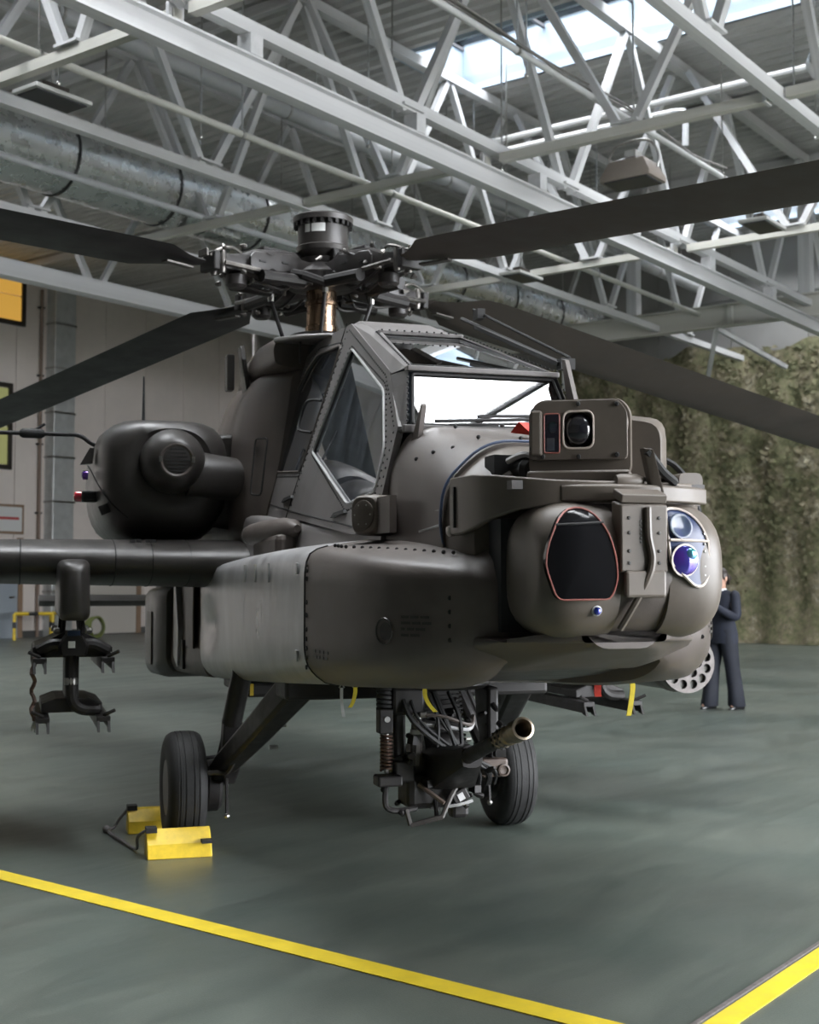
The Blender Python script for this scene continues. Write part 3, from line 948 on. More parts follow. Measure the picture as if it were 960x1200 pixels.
# nose shell under the windscreen, from the windscreen foot to the turret ring
hull([(2.46, [(.34, 1.10), (.47, 1.25), (.49, 1.70), (.465, 2.02), (.36, 2.20)]),
      (2.62, [(.33, 1.12), (.46, 1.26), (.485, 1.70), (.46, 2.00), (.34, 2.17)]),
      (2.85, [(.30, 1.15), (.44, 1.28), (.47, 1.70), (.45, 1.95), (.30, 2.115)]),
      (3.10, [(.27, 1.19), (.42, 1.30), (.455, 1.70), (.44, 1.90), (.27, 2.065)]),
      (3.12, [(.26, 1.195), (.41, 1.31), (.45, 1.70), (.435, 1.895), (.26, 2.06)])], 'nose_shell', PAINT, r=0.16, n=5, sharp=50)
# blue-edged gasket ring round the nose
mb = MB()
ring_pts = [(3.115, y, z) for y, z in rpoly([(.43, 1.62), (.458, 1.74), (.443, 1.90), (.27, 2.07), (-.27, 2.07), (-.443, 1.90), (-.458, 1.74), (-.43, 1.62)], 0.14, 6)]
MB().tube(ring_pts[3:-3], 0.006, 6).build('nose_gasket', mat('blue_grey_gasket', (0.05, 0.075, 0.14), 0.5), heli)
# turret ring ahead of the gasket
hull([(3.12, [(.24, 1.21), (.40, 1.32), (.44, 1.70), (.428, 1.885), (.25, 2.05)]),
      (3.27, [(.24, 1.23), (.39, 1.34), (.43, 1.70), (.41, 1.86), (.22, 2.00)]),
      (3.33, [(.22, 1.25), (.36, 1.36), (.40, 1.68), (.38, 1.83), (.20, 1.96)])], 'turret_ring', TADSP, r=0.14, n=5, sharp=50)

# lower fuselage below the canopy sill
hull([(2.47, [(.34, 1.09), (.50, 1.22), (.51, 1.55), (.505, 1.76)]),
      (1.6, [(.38, 1.045), (.55, 1.18), (.55, 1.55), (.515, 1.80)]),
      (0.6, [(.42, 0.985), (.58, 1.12), (.59, 1.55), (.53, 1.87)]),
      (-0.5, [(.45, 0.93), (.60, 1.08), (.62, 1.55), (.60, 1.96)]),
      (-1.2, [(.45, 0.92), (.60, 1.05), (.64, 1.55), (.64, 1.98)])], 'lower_fuselage', PAINT_G, r=0.05, n=3, sharp=40)

# rear fuselage: widens from the canopy into the transmission housing
hull([(-0.16, [(.45, 1.2), (.515, 1.9), (.430, 2.20), (.36, 2.64), (.34, 2.86)]),
      (-0.32, [(.47, 1.2), (.58, 1.9), (.52, 2.30), (.47, 2.64), (.42, 2.87)]),
      (-0.52, [(.48, 1.2), (.645, 1.9), (.615, 2.45), (.555, 2.72), (.47, 2.88)]),
      (-0.80, [(.48, 1.2), (.655, 1.9), (.63, 2.48), (.56, 2.74), (.45, 2.90)]),
      (-1.60, [(.48, 1.0), (.66, 1.9), (.62, 2.50), (.52, 2.80), (.42, 2.95)]),
      (-2.6, [(.45, 0.96), (.60, 1.7), (.55, 2.30), (.44, 2.65), (.34, 2.80)]),
      (-3.6, [(.36, 1.02), (.46, 1.5), (.42, 2.05), (.34, 2.3), (.24, 2.42)])], 'rear_fuselage', PAINT, r=0.10, n=4, sharp=50)
# transmission deck hood above the side inlets
hood = hull([(-0.14, [(.38, 2.86), (.455, 2.88), (.465, 2.97), (.445, 3.02)]),
             (-0.24, [(.38, 2.84), (.475, 2.87), (.485, 2.98), (.46, 3.045)]),
             (-0.62, [(.40, 2.84), (.505, 2.88), (.495, 3.00), (.46, 3.07)]),
             (-1.25, [(.40, 2.84), (.49, 2.88), (.47, 3.00), (.42, 3.08)]),
             (-2.0, [(.34, 2.8), (.40, 2.82), (.38, 2.92), (.34, 2.98)])], 'transmission_hood', PAINT, r=0.04, n=3, sharp=40)
MB().loft([[(0.52, -.27, 2.935), (0.52, .27, 2.935), (0.52, .27, 2.96), (0.52, -.27, 2.96)],
           [(0.22, -.36, 2.975), (0.22, .36, 2.975), (0.22, .36, 3.005), (0.22, -.36, 3.005)],
           [(-0.16, -.465, 3.01), (-0.16, .465, 3.01), (-0.16, .465, 3.045), (-0.16, -.465, 3.045)]]).build('hood_roof', PAINT_G, heli, sharp=30, bevel=0.012)
for s in (-1, 1):
    MB().box((0.14, s * .125, 2.905), (.52, .24, .15)).build('inlet_shade_block', DARKIN, heli, sharp=0)  # solid black block in place of the shade inside the inlet
    MB().cyl((0.02, s * .33, 2.86), (0.02, s * .33, 3.0), 0.008, n=6).build('inlet_strut', PAINT_D, heli)

# ------------------------------------------------ canopy
def side_y(z):
    return 0.50 - 0.24 * (z - 1.9)


CPG = [(1.136, 2.764), (2.068, 2.406), (2.33, 2.105), (2.345, 1.917), (1.879, 1.889), (.759, 2.242)]
PIL = [(.868, 2.83), (.560, 2.15), (-.19, 2.205), (-.20, 2.70), (.0, 2.83), (.225, 2.886)]
SIDE = [(-0.34, 1.93), (0.8, 1.865), (2.08, 1.74), (2.47, 1.74), (2.47, 2.19), (2.07, 2.50), (.985, 2.925), (.25, 2.975), (-0.12, 2.93), (-0.34, 2.62)]
cpg_r, pil_r = rpoly(CPG, 0.05, 3), rpoly(PIL, 0.06, 3)
PAINT_C = mat('canopy_frame_paint', (0.142, 0.132, 0.128), 0.42, var=0.2, scale=5, rvar=0.1, bump=0.05, bscale=120)


def loop_tube(poly, r, fn, closed=True):
    p = [Vector(fn(*q)) for q in poly]
    if closed:
        p = p + [p[0], p[1]]
    return MB().tube(p, r, 6, cap=not closed)


rivmesh = MB().lathe((0, 0, 0), (0, 0, 1), [(0, 0.0055), (0.002, 0.005), (0.0035, 0.003)], 6)


def rivets_on(poly, fn, step, closed=True):
    pts = [Vector(fn(*q)) for q in poly]
    out = []
    acc = 0.0
    seg = list(zip(pts, pts[1:] + ([pts[0]] if closed else [])))
    for a, b in seg:
        L = (b - a).length
        t = acc
        while t < L:
            out.append(a + (b - a) * (t / L))
            t += step
        acc = t - L
    return out


def offset_poly(poly, d):
    cx = sum(p[0] for p in poly) / len(poly)
    cz = sum(p[1] for p in poly) / len(poly)
    out = []
    for p in poly:
        v = Vector((p[0] - cx, p[1] - cz))
        v = v * (1 + d / v.length)
        out.append((cx + v.x, cz + v.y))
    return out


def rivet_part(pts, nrm, name, parent, m=SEAM, r=0.0055):
    mb = MB()
    d, s, u = frame(nrm)
    for p in pts:
        rg = [[p + d * t + (s * math.cos(math.pi * j / 3) + u * math.sin(math.pi * j / 3)) * rr for j in range(6)] for t, rr in ((-0.003, r), (0.002, r), (0.0035, r * 0.6))]
        mb.loft(rg)
    return mb.build(name, m, parent, sharp=0, stuff=True)


for sg in (-1, 1):
    fn = lambda u, v, w, sg=sg: (u, sg * (side_y(v) + w), v)
    sp = MB().plate(SIDE, [cpg_r, pil_r], fn, -0.03, 0.0).build('canopy_side', PAINT_C, heli, sharp=30)
    for poly, nm in ((cpg_r, 'gunner_window'), (pil_r, 'pilot_window')):
        gl = MB().plate(poly, [], fn, -0.020, -0.012).build(nm, CANOPY, sp, sharp=0)
        loop_tube(poly, 0.007, lambda u, v: fn(u, v, 0.001)).build('window_seal', SEAL if nm[0] == 'g' else PAINT, sp)
    pts = []
    for poly in (cpg_r, pil_r):
        pts += rivets_on(offset_poly(poly, 0.035), lambda u, v: fn(u, v, 0.001), 0.035)
    pts += rivets_on([(0.93, 2.89), (0.52, 1.95)], lambda u, v: fn(u, v, 0.001), 0.04, False)
    pts += rivets_on([(0.985, 2.89), (2.05, 2.475), (2.42, 2.19), (2.44, 1.78)], lambda u, v: fn(u, v, 0.001), 0.04, False)
    rivet_part(pts, (0, sg, 0.24), 'fastener', sp, mat('dark_fastener', (0.03, 0.028, 0.027), 0.5) if sg < 0 else SEAM)
    # panel seams, grab handles and steps
    for a, b in (((0.87, 2.95), (0.46, 1.89)), ((-0.32, 2.02), (0.8, 1.90)), ((0.8, 1.90), (2.1, 1.775))):
        MB().tube([fn(*a, 0.0), fn(*b, 0.0)], 0.004, 5).build('panel_seam', SEAM, sp)
    MB().tube(bez([fn(.66, 2.545, 0), fn(.60, 2.555, .045), fn(.47, 2.55, .05), fn(.43, 2.48, .05), fn(.46, 2.40, .05), fn(.60, 2.37, 0)], 4), 0.009, 6).build('grab_handle', SEAM, sp)
    for x0, z0 in ((0.28, 1.99), (1.66, 1.835)):
        MB().prism([fn(x0, z0, 0), fn(x0 + .26, z0 + .012, 0), fn(x0 + .24, z0 + .028, .0), fn(x0 + .05, z0 + .022, 0.0)], (0, sg * 0.018, 0)).build('latch_step', SEAM, sp, sharp=0)
    hp4 = rpoly([(-.36, .535, 2.43), (-.20, .47, 2.42), (-.17, .535, 2.05), (-.32, .59, 2.07)] and [(-.36, 2.43), (-.21, 2.42), (-.17, 2.06), (-.30, 2.07)], .03, 2)
    hy = lambda u, v: .565 - .17 * max(0, v - 1.95) + (-.25 - u) * .35 + .012
    MB().tube([(u, sg * hy(u, v), v) for u, v in hp4 + hp4[:1]], 0.006, 5).build('hatch_outline', SEAM, heli)

# corner fairings between side panels and windscreens, and the roof
WS_B, WS_T = (2.50, .385, 2.185), (2.353, .340, 2.450)
UP_B, UP_T = (2.335, .337, 2.468), (1.43, .215, 2.772)
for sg in (-1, 1):
    f = lambda p: Vector((p[0], sg * p[1], p[2]))
    Y = lambda x, z: (x, side_y(z), z)
    quads = MB()
    A = [Y(2.47, 2.17), Y(2.07, 2.50), Y(.985, 2.925)]
    Bq = [(2.515, .42, 2.175), WS_T, UP_T]
    # front corner post
    quads.prism([f(Y(2.47, 2.17)), f((2.505, .40, 2.175)), f((2.365, .352, 2.460)), f(Y(2.12, 2.47))], (-0.02, 0, -0.015))
    quads.build('corner_post', PAINT_C, heli, sharp=20, bevel=0.006)
    q2 = MB().loft([[f(Y(2.12, 2.47)), f((2.368, .362, 2.460)), f((2.345, .327, 2.482)), f((2.10, .30, 2.50))],
                    [f(Y(1.0, 2.915)), f((1.36, .255, 2.80)), f((1.43, .205, 2.805)), f((1.0, .19, 2.93))]])
    q2.build('canopy_rail', PAINT_C, heli, sharp=30, bevel=0.008)
    rivet_part(rivets_on([(0, 0), (1, 0)], lambda t, _: f((2.37 + t * (1.40 - 2.37), .352 + t * (.232 - .352), 2.478 + t * (2.812 - 2.478))), 0.04, False), (0.3, sg * .2, 1), 'fastener', heli)
    rivet_part(rivets_on([(0, 0), (1, 0)], lambda t, _: f((2.50 - t * .115 + .004, .398 - t * .037, 2.19 + t * .25)), 0.028, False), (1, 0, 0.4), 'fastener', heli)
# frames of the two windscreens: lower pane frame bars and upper pane frame bars
MB().bar((2.505, -.42, 2.178), (2.505, .42, 2.178), 0.03, 0.035).build('windscreen_frame', PAINT_C, heli, sharp=0, bevel=0.005)
MB().bar((2.355, -.36, 2.462), (2.355, .36, 2.462), 0.05, 0.024).build('windscreen_frame', PAINT_C, heli, sharp=0, bevel=0.005)
MB().bar((1.41, -.23, 2.80), (1.41, .23, 2.80), 0.06, 0.022).build('windscreen_frame', PAINT_C, heli, sharp=0, bevel=0.005)
rivet_part(rivets_on([(-.34, 0), (.34, 0)], lambda y, _: (2.37, y, 2.473), 0.036, False), (0.7, 0, 0.7), 'fastener', heli)
rivet_part(rivets_on([(-.21, 0), (.21, 0)], lambda y, _: (1.44, y, 2.812), 0.04, False), (0.3, 0, 0.9), 'fastener', heli)
lp = lambda u, v, w: (WS_B[0] + (WS_T[0] - WS_B[0]) * v + w, u * (WS_B[1] + (WS_T[1] - WS_B[1]) * v), WS_B[2] + (WS_T[2] - WS_B[2]) * v)
MB().plate(rpoly([(-.97, .04), (.97, .04), (.97, .97), (-.97, .97)], 0.03, 3), [], lp, -0.014, 0.0).build('windscreen', SCREEN, heli, sharp=0)
loop_tube(rpoly([(-.97, .05), (.97, .05), (.97, .96), (-.97, .96)], 0.04, 3), 0.008, lambda u, v: lp(u, v, 0.002)).build('windscreen_seal', SEAM, heli)
up_ = lambda u, v, w: (UP_B[0] + (UP_T[0] - UP_B[0]) * v, u * (UP_B[1] + (UP_T[1] - UP_B[1]) * v), UP_B[2] + (UP_T[2] - UP_B[2]) * v + w)
MB().plate(rpoly([(-.96, .02), (.96, .02), (.96, .98), (-.96, .98)], 0.03, 3), [], up_, -0.006, 0.008).build('roof_pane', SCREEN, heli, sharp=0)
loop_tube(rpoly([(-.96, .02), (.96, .02), (.96, .98), (-.96, .98)], 0.03, 3), 0.008, lambda u, v: up_(u, v, 0.008)).build('windscreen_seal', SEAM, heli)
# roof of the canopy behind the upper pane
MB().loft([[(1.40, -.24, 2.775), (1.40, .24, 2.775), (1.40, .20, 2.805), (1.40, -.20, 2.805)],
           [(.95, -.26, 2.90), (.95, .26, 2.90), (.95, .20, 2.95), (.95, -.20, 2.95)],
           [(.25, -.25, 2.94), (.25, .25, 2.94), (.25, .2, 2.985), (.25, -.2, 2.985)],
           [(-.3, -.24, 2.90), (-.3, .24, 2.90), (-.3, .2, 2.96), (-.3, -.2, 2.96)]]).build('canopy_roof', PAINT_C, heli, sharp=30)
# wire cutter and wipers on the port edge and before the lower pane
MB().tube([(1.40, .235, 2.90), (2.30, .40, 2.53)], 0.011, 6).build('wiper_arm', SEAM, heli)
MB().tube([(1.55, .245, 2.92), (2.34, .43, 2.55)], 0.007, 6).build('wiper_arm', SEAM, heli)
MB().bar((1.62, .235, 2.815), (2.36, .37, 2.515), 0.03, 0.018).build('wiper_blade', SEAM, heli, sharp=0)
MB().box((1.62, .25, 2.88), (0.07, 0.04, 0.05)).build('wiper_pivot', SEAM, heli, sharp=0)
MB().box((2.36, .40, 2.515), (0.05, 0.07, 0.05)).build('wiper_pivot', SEAM, heli, sharp=0)
MB().tube([(2.58, -.30, 2.205), (2.60, 0.14, 2.225), (2.60, .20, 2.22)], 0.008, 6).build('wiper_arm', SEAM, heli)
MB().tube([(2.60, -.24, 2.19), (2.62, .2, 2.205)], 0.006, 6).build('wiper_arm', SEAM, heli)
MB().bar((2.56, -.10, 2.235), (2.56, .30, 2.250), 0.02, 0.012).build('wiper_blade', SEAM, heli, sharp=0)
MB().prism([(2.52, -.405, 2.06), (2.58, -.385, 2.06), (2.575, -.355, 2.27), (2.56, -.355, 2.28)], (0, 0.02, 0)).build('cutter_fin', PAINT, heli, sharp=0)
MB().prism([(2.50, .36, 2.18), (2.62, .36, 2.16), (2.44, .36, 2.52), (2.40, .36, 2.53)], (0, 0.02, 0)).build('cutter_fin', PAINT, heli, sharp=0)

# cockpit inside ------------------------------------------------
MB().box((1.0, 0, 1.80), (2.9, 0.90, 0.03)).build('cockpit_floor', DARKIN, heli, sharp=0)
MB().prism([(2.44, -.36, 1.82), (2.44, -.36, 2.17), (2.15, -.36, 2.30), (1.95, -.36, 2.22), (1.95, -.36, 1.82)], (0, .72, 0)).build('instrument_coaming', DARKIN, heli, sharp=30)
MB().prism([(.95, -.34, 1.82), (.95, -.34, 2.46), (.72, -.34, 2.56), (.62, -.34, 2.5), (.62, -.34, 1.82)], (0, .68, 0)).build('rear_coaming', DARKIN, heli, sharp=30)


def seat(x, z, nm):
    e = MB().box((x, 0, z + .12), (.5, .46, .14)).build(nm, SEATM, heli, sharp=0, bevel=0.03)
    MB().loft([[(x - .22 - .10 * k, y * (0.24 - 0.03 * k), z + .16 + .30 * k) for y in (-1, 1)] + [(x - .32 - .10 * k, y * (0.24 - 0.03 * k), z + .16 + .30 * k) for y in (1, -1)] for k in range(4)]).build('backrest', SEATM, e, sharp=30, bevel=0.02)
    for s in (-1, 1):
        MB().box((x - .1, s * .27, z + .3), (.5, .04, .3)).build('armour_wing', SEATM, e, sharp=0, bevel=0.02)
        MB().tube(bez([(x - .28, s * .12, z + .78), (x - .12, s * .12, z + .6), (x - .02, s * .07, z + .25)], 5), 0.02, 6).build('harness', SEAL, e)
    MB().box((x - .48, 0, z + .98), (.1, .22, .14)).build('headrest', DARKIN, e, sharp=0, bevel=0.03)


seat(1.62, 1.80, 'gunner_seat')
seat(.30, 1.92, 'pilot_seat')

# ------------------------------------------------ avionics bay fairings (cheeks)
CH = [(-.88, .800, 1.615, .905, .07), (-.75, .812, 1.625, .905, .07), (-.55, .818, 1.632, .912, .07), (-.25, .82, 1.645, .93, .07), (.2, .82, 1.66, .955, .07), (.7, .82, 1.672, .985, .07), (1.5, .815, 1.685, 1.035, .07), (2.31, .80, 1.683, 1.088, .08),
      (2.318, .798, 1.682, 1.088, .08), (2.55, .787, 1.672, 1.098, .08), (2.8, .764, 1.655, 1.115, .08), (3.02, .715, 1.637, 1.135, .08), (3.20, .640, 1.62, 1.16, .08), (3.34, .540, 1.60, 1.20, .08), (3.42, .445, 1.575, 1.25, .07), (3.45, .37, 1.55, 1.29, .06)]


def cheek_ring(x, W, zt, zb, c, dent=False):
    zlo = zb + c
    inner = min(.30, W - .12)
    poly = [(inner, zb - .02), (W - 1.1 * c, zb), (W - .012, zlo)]
    n = 7
    for i in range(1, n):
        poly.append((W, zlo + (zt - .05 - zlo) * i / n))
    poly += [(W - .015, zt - .03), (W - .10, zt), (inner, zt + .06)]
    pts = rpoly(poly, 0.05, 2)
    out = []
    for y, z in pts:
        if dent and x < 0.1:
            k = math.exp(-((x + .42) / .26) ** 2)
            g = math.exp(-((z - 1.25) / 0.13) ** 2)
            y -= 0.060 * k * g if y > W - .1 else 0
        out.append((x, y, z))
    return out


def fine(st, n):
    """resample stations evenly with smooth monotone interpolation"""
    out = []
    x0, x1 = st[0][0], st[-1][0]
    for i in range(n + 1):
        x = x0 + (x1 - x0) * i / n
        k = max(j for j in range(len(st) - 1) if st[j][0] <= x + 1e-9)
        a, b = st[k], st[k + 1]
        t = (x - a[0]) / (b[0] - a[0])
        row = [x]
        for c in range(1, 5):
            m0 = (st[k + 1][c] - st[max(k - 1, 0)][c]) / (st[k + 1][0] - st[max(k - 1, 0)][0])
            m1 = (st[min(k + 2, len(st) - 1)][c] - st[k][c]) / (st[min(k + 2, len(st) - 1)][0] - st[k][0])
            h = b[0] - a[0]
            row.append((2 * t ** 3 - 3 * t * t + 1) * a[c] + (t ** 3 - 2 * t * t + t) * h * m0 + (-2 * t ** 3 + 3 * t * t) * b[c] + (t ** 3 - t * t) * h * m1)
        out.append(tuple(row))
    return out


for sg in (1, -1):
    fix = (lambda m: m) if sg > 0 else (lambda m: m.my())
    fr = fix(MB().loft([cheek_ring(*s) for s in fine(CH[8:], 26)])).build('forward_avionics_fairing', PAINT, heli, sharp=42)
    re_st = fine(CH[:8], 54)
    ob = fix(MB().loft([cheek_ring(*s, dent=True) for s in re_st])).build('rear_avionics_fairing', WORN, heli, sharp=42, label='worn silver-grey rear fairing panel')
    # seam, fasteners, latches, stencils
    seam = [(2.314, y * sg, z) for _, y, z in cheek_ring(2.314, .799, 1.683, 1.0885, .08)]
    MB().tube(seam[3:-4], 0.005, 5).build('panel_seam', SEAM, fr)
    rivet_part([Vector((2.345, sg * .7985, z)) for z in (1.60, 1.575, 1.54, 1.44, 1.385, 1.325, 1.285, 1.245, 1.205, 1.165)], (0.1, sg, 0), 'fastener', fr, r=0.011)
    mb = MB()
    for k, z in enumerate((1.47, 1.42, 1.37, 1.32)):
        mb.tube([(3.37, sg * .505, z), (3.376, sg * .502, z)], 0.009, 6)
    mb.build('fastener', SEAM, fr, sharp=0, stuff=True)
    mb = MB()
    y = lambda x: sg * (.80 - (x - 2.3) ** 2 * .16 + .0035)
    MB().tube([(3.13 + .044 * math.cos(t), sg * (.679 - .42 * .044 * math.cos(t)), 1.345 + .048 * math.sin(t)) for t in [2 * math.pi * i / 20 for i in range(21)]], 0.0035, 5).build('stencil_ring', PAINT_D, fr)
    MB().lathe((3.13, sg * .671, 1.345), (0.42, sg, 0), [(0, .034), (.004, .034)], 18).build('filler_cap', PAINT_D, fr)
    rr = random.Random(5)
    sx = 3.0
    mb = MB()
    for row in range(4):
        x = 3.215
        for w_ in range(3 if row < 3 else 2):
            L = rr.uniform(.014, .034)
            yy = .636 - (x - 3.215) * .70
            mb.prism([(x, sg * (yy + .0015), 1.395 - row * .022), (x + L, sg * (yy - .70 * L + .0015), 1.395 - row * .022), (x + L, sg * (yy - .70 * L + .0015), 1.405 - row * .022), (x, sg * (yy + .0015), 1.405 - row * .022)], (0, sg * .002, 0))
            x += L + .009
    mb.build('stencil_mark', PAINT_D, fr, sharp=0, stuff=True)
    mb = MB()
    for row in range(2):
        x = 2.46
        for w_ in range(4):
            L = rr.uniform(.03, .06)
            yy = .793 - (x - 2.46) * .08
            mb.prism([(x, sg * (yy + .001), 1.235 - row * .024), (x + L, sg * (yy - .08 * L + .001), 1.235 - row * .024), (x + L, sg * (yy - .08 * L + .001), 1.247 - row * .024), (x, sg * (yy + .001), 1.247 - row * .024)], (0, sg * .002, 0))
            x += L + .014
    mb.build('stencil_mark', PAINT_D, fr, sharp=0, stuff=True)
    for z in (1.585, 1.205):
        MB().box((2.18, sg * .806, z), (.035, .008, .05)).build('latch', SEAL, ob, sharp=0, bevel=0.003)
    for x in (.95, 1.25, 1.6):
        MB().box((x, sg * .821, 1.57), (.02, .01, .09)).build('hinge', SEAL, ob, sharp=0)
    mb = MB()
    for i in range(16):
        x = 2.45 + i * .055
        mb.ball((x, sg * (.70 - max(0, x - 2.6) * .36), 1.683 - max(0, x - 2.4) * .055), 0.008, 6, 4)
    mb.build('fastener', SEAM, fr, sharp=0, stuff=True)
    # brown rear bay behind the worn fairing
    rb = fix(MB().loft([[(x, yy, z) for yy, z in rpoly([(.3, zb), (W - .04, zb), (W, zb + .08), (W - .02, zt - .06), (W - .06, zt), (.3, zt)], .03, 2)] for x, W, zb, zt in ((-.80, .795, .90, 1.60), (-1.15, .825, .885, 1.58), (-1.95, .865, .865, 1.54))])).build('rear_bay', BROWN, heli, sharp=35)
    fix(MB().box((-1.45, .842, 1.02), (.14, .02, .2))).build('bay_recess', SEAM, rb, sharp=0)
    fix(MB().box((-1.15, .830, 1.30), (.36, .015, .44))).build('bay_hatch', BROWN, rb, sharp=0, bevel=0.006)
    fix(MB().plate(rpoly([(-1.62, 1.0), (-1.38, .92), (-1.34, 1.2), (-1.42, 1.34), (-1.52, 1.52), (-1.62, 1.5)], .02, 2), [], lambda u, v, w: (u - .15, .866 + w, v), -.05, .004)).build('worn_panel', WORN, rb, sharp=0)
    lf = fix(MB().loft([[(x, yy, z) for yy, z in rpoly([(.2, zb), (W - .05, zb), (W, zb + .08), (W, zt - .05), (W - .06, zt), (.2, zt)], .04, 2)] for x, W, zb, zt in ((-1.95, .90, .86, 1.50), (-2.05, .96, .82, 1.5), (-2.7, .98, .80, 1.48), (-3.6, .80, .85, 1.42))])).build('rear_lower_fairing', PAINT_D, heli, sharp=35)
    fix(MB().box((-2.4, .975, 1.10), (.3, .012, .40))).build('access_panel', PAINT, lf, sharp=0, bevel=0.004)

# belly keel between the fairings
hull([(3.46, [(.20, 1.27), (.30, 1.30), (.33, 1.42)]), (3.3, [(.28, 1.225), (.42, 1.26), (.46, 1.42)]), (2.9, [(.34, 1.15), (.56, 1.18), (.6, 1.42)]), (2.3, [(.38, 1.078), (.64, 1.10), (.66, 1.42)]), (1.0, [(.4, 1.0), (.66, 1.02), (.7, 1.4)]), (-.8, [(.4, .90), (.66, .925), (.7, 1.4)])], 'belly', PAINT_D, r=0.06, n=3, sharp=45)
mb = MB()
rr = random.Random(8)
for i in range(70):
    x = 2.2 + i * .018
    mb.ball((x, -.52 + max(0, x - 2.7) * .35, belly(x) + .014), 0.006, 5, 4)
    mb.ball((x, .52 - max(0, x - 2.7) * .35, belly(x) + .014), 0.006, 5, 4)
mb.build('belly_fastener', STEEL, heli, sharp=0, stuff=True)

# box lamp on the nose flank, search lamp on the fairing top, aerial bits --------------
for sg in (-1, 1):
    n_ = Vector((.50, sg * .866, 0)); t_ = Vector((.866, sg * -.5, 0)); c_ = Vector((2.56, sg * .605, 1.805))
    sb = MB().loft([[c_ - n_ * d + t_ * u + Vector((0, 0, v)) for u, v in rpoly([(-.082 * k, -.085 * k), (.082 * k, -.085 * k), (.082 * k, .085 * k), (-.082 * k, .085 * k)], .05, 4)] for d, k in ((0, .86), (.012, .97), (.03, 1.0), (.14, 1.0), (.18, .95), (.30, .8))]).build('sensor_box', TADSP, heli, sharp=40)
    MB().lathe(c_ - n_ * .002, n_, [(0, .062), (.008, .061), (.010, .056)], 24).build('sensor_cover', TADSP, sb, sharp=30)
    mb = MB()
    for i in range(6):
        mb.ball(c_ + n_ * .008 + t_ * (.045 * math.cos(i * math.pi / 3)) + Vector((0, 0, .045 * math.sin(i * math.pi / 3))), 0.004, 6, 4)
    mb.build('fastener', STEEL, sb, sharp=0, stuff=True)
    MB().box((2.66, sg * .545, 1.80), (.22, .03, .15), (0, 0, sg * -.05)).build('sensor_mount', PAINT, sb, sharp=0)
    vs = MB().lathe((.16, sg * .64, 1.80), (1, sg * -.10, .01), [(0, .058), (.02, .066), (.3, .072), (.62, .070), (.78, .055), (.86, .02)], 20).build('lamp_housing', PAINT, heli, sharp=40)
    MB().box((.62, sg * .60, 1.72), (.7, .12, .12)).build('lamp_foot', PAINT, vs, sharp=0, bevel=0.03)
    MB().lathe((.17, sg * .645, 1.80), (-1, sg * .5, 0), [(-.03, .055), (.02, .057), (.035, .053), (.038, .042), (.02, .03)], 18).build('lamp_ring', STEEL, vs, sharp=30)
    MB().ball((.145, sg * .657, 1.80), .030, 12, 8).build('lamp_lens', LBLACK, vs)
# panel patch with rivet row on nose flank and raised hood panel
for sg in (-1, 1):
    MB().loft([[(x, sg * y, z) for y, z in ((.448 + o, 1.70), (.453 + o, 1.76), (.453 + o, 1.80), (.442 + o, 1.86))] for x, o in ((2.88, .006), (3.08, -.004))], cap=False, closed=False).build('nose_patch', PAINT_G, heli, sharp=0)
    rivet_part([Vector((2.88 + i * .017, sg * (.462 - i * .0008), 1.725 + i * .0012)) for i in range(13)], (0, sg, 0), 'fastener', heli, SEAL, 0.006)
mb = MB()
for x, yv, z in ((2.7, -.25, 2.17), (2.72, -.05, 2.178), (2.72, .12, 2.178), (2.9, -.33, 2.06), (2.95, -.24, 2.10), (3.0, -.08, 2.095), (2.8, -.38, 2.05), (2.7, -.42, 2.03), (3.02, .1, 2.095), (2.65, -.44, 1.98)):
    mb.ball((x, yv, z), 0.009, 6, 4)
mb.build('fastener', SEAM, heli, sharp=0, stuff=True)

# ------------------------------------------------ nose sensor turrets
# curved band round the nose that carries the lower turret
bp_ = [(3.20, -.447, 1.70, 1.912), (3.30, -.447, 1.70, 1.912), (3.42, -.440, 1.715, 1.910), (3.53, -.41, 1.748, 1.902), (3.63, -.345, 1.775, 1.888), (3.70, -.24, 1.790, 1.876), (3.74, -.10, 1.797, 1.872), (3.75, .05, 1.797, 1.872), (3.73, .18, 1.795, 1.872), (3.67, .29, 1.785, 1.875), (3.57, .38, 1.76, 1.885), (3.45, .43, 1.72, 1.90), (3.30, .447, 1.70, 1.912), (3.20, .447, 1.70, 1.912)]
rings = []
for i, (x, y, z0, z1) in enumerate(bp_):
    a_, b_ = bp_[max(i - 1, 0)], bp_[min(i + 1, len(bp_) - 1)]
    d_ = Vector((b_[0] - a_[0], b_[1] - a_[1], 0)).normalized()
    n_ = Vector((-d_.y, d_.x, 0)) * .03
    rings.append([(x, y, z0), (x, y, z1), (x + n_.x, y + n_.y, z1), (x + n_.x, y + n_.y, z0)])
MB().loft(rings).build('turret_band', TADSP, heli, sharp=32, bevel=0.006)
for sg in (-1, 1):
    MB().box((3.27, sg * .450, 1.80), (.008, .012, .15)).build('yoke_slot', SEAM, heli, sharp=0)
    MB().lathe((3.19, sg * .42, 1.72), (.3, sg, -.2), [(0, .02), (.03, .02), (.034, .012)], 12).build('band_bolt', STEEL, heli)
arc = [(3.80 - .16 * ((t - .05) / .36) ** 2, t, 1.835) for t in [-.22 + .57 * i / 12 for i in range(13)]]
MB().loft([[(x, y, z - .035), (x, y, z + .020), (x - .07, y * .97, z + .032), (x - .12, y * .95, z - .03)] for x, y, z in arc]).build('turret_saddle', TADSP, heli, sharp=35, bevel=0.006)
MB().box((3.44, 0, 1.86), (.40, .74, .03)).build('turret_deck', PAINT_D, heli, sharp=0)
MB().box((3.26, 0, 1.93), (.10, .62, .13)).build('nose_bay_shade_block', DARKIN, heli, sharp=0)  # solid black block stands for the shade within the open bay
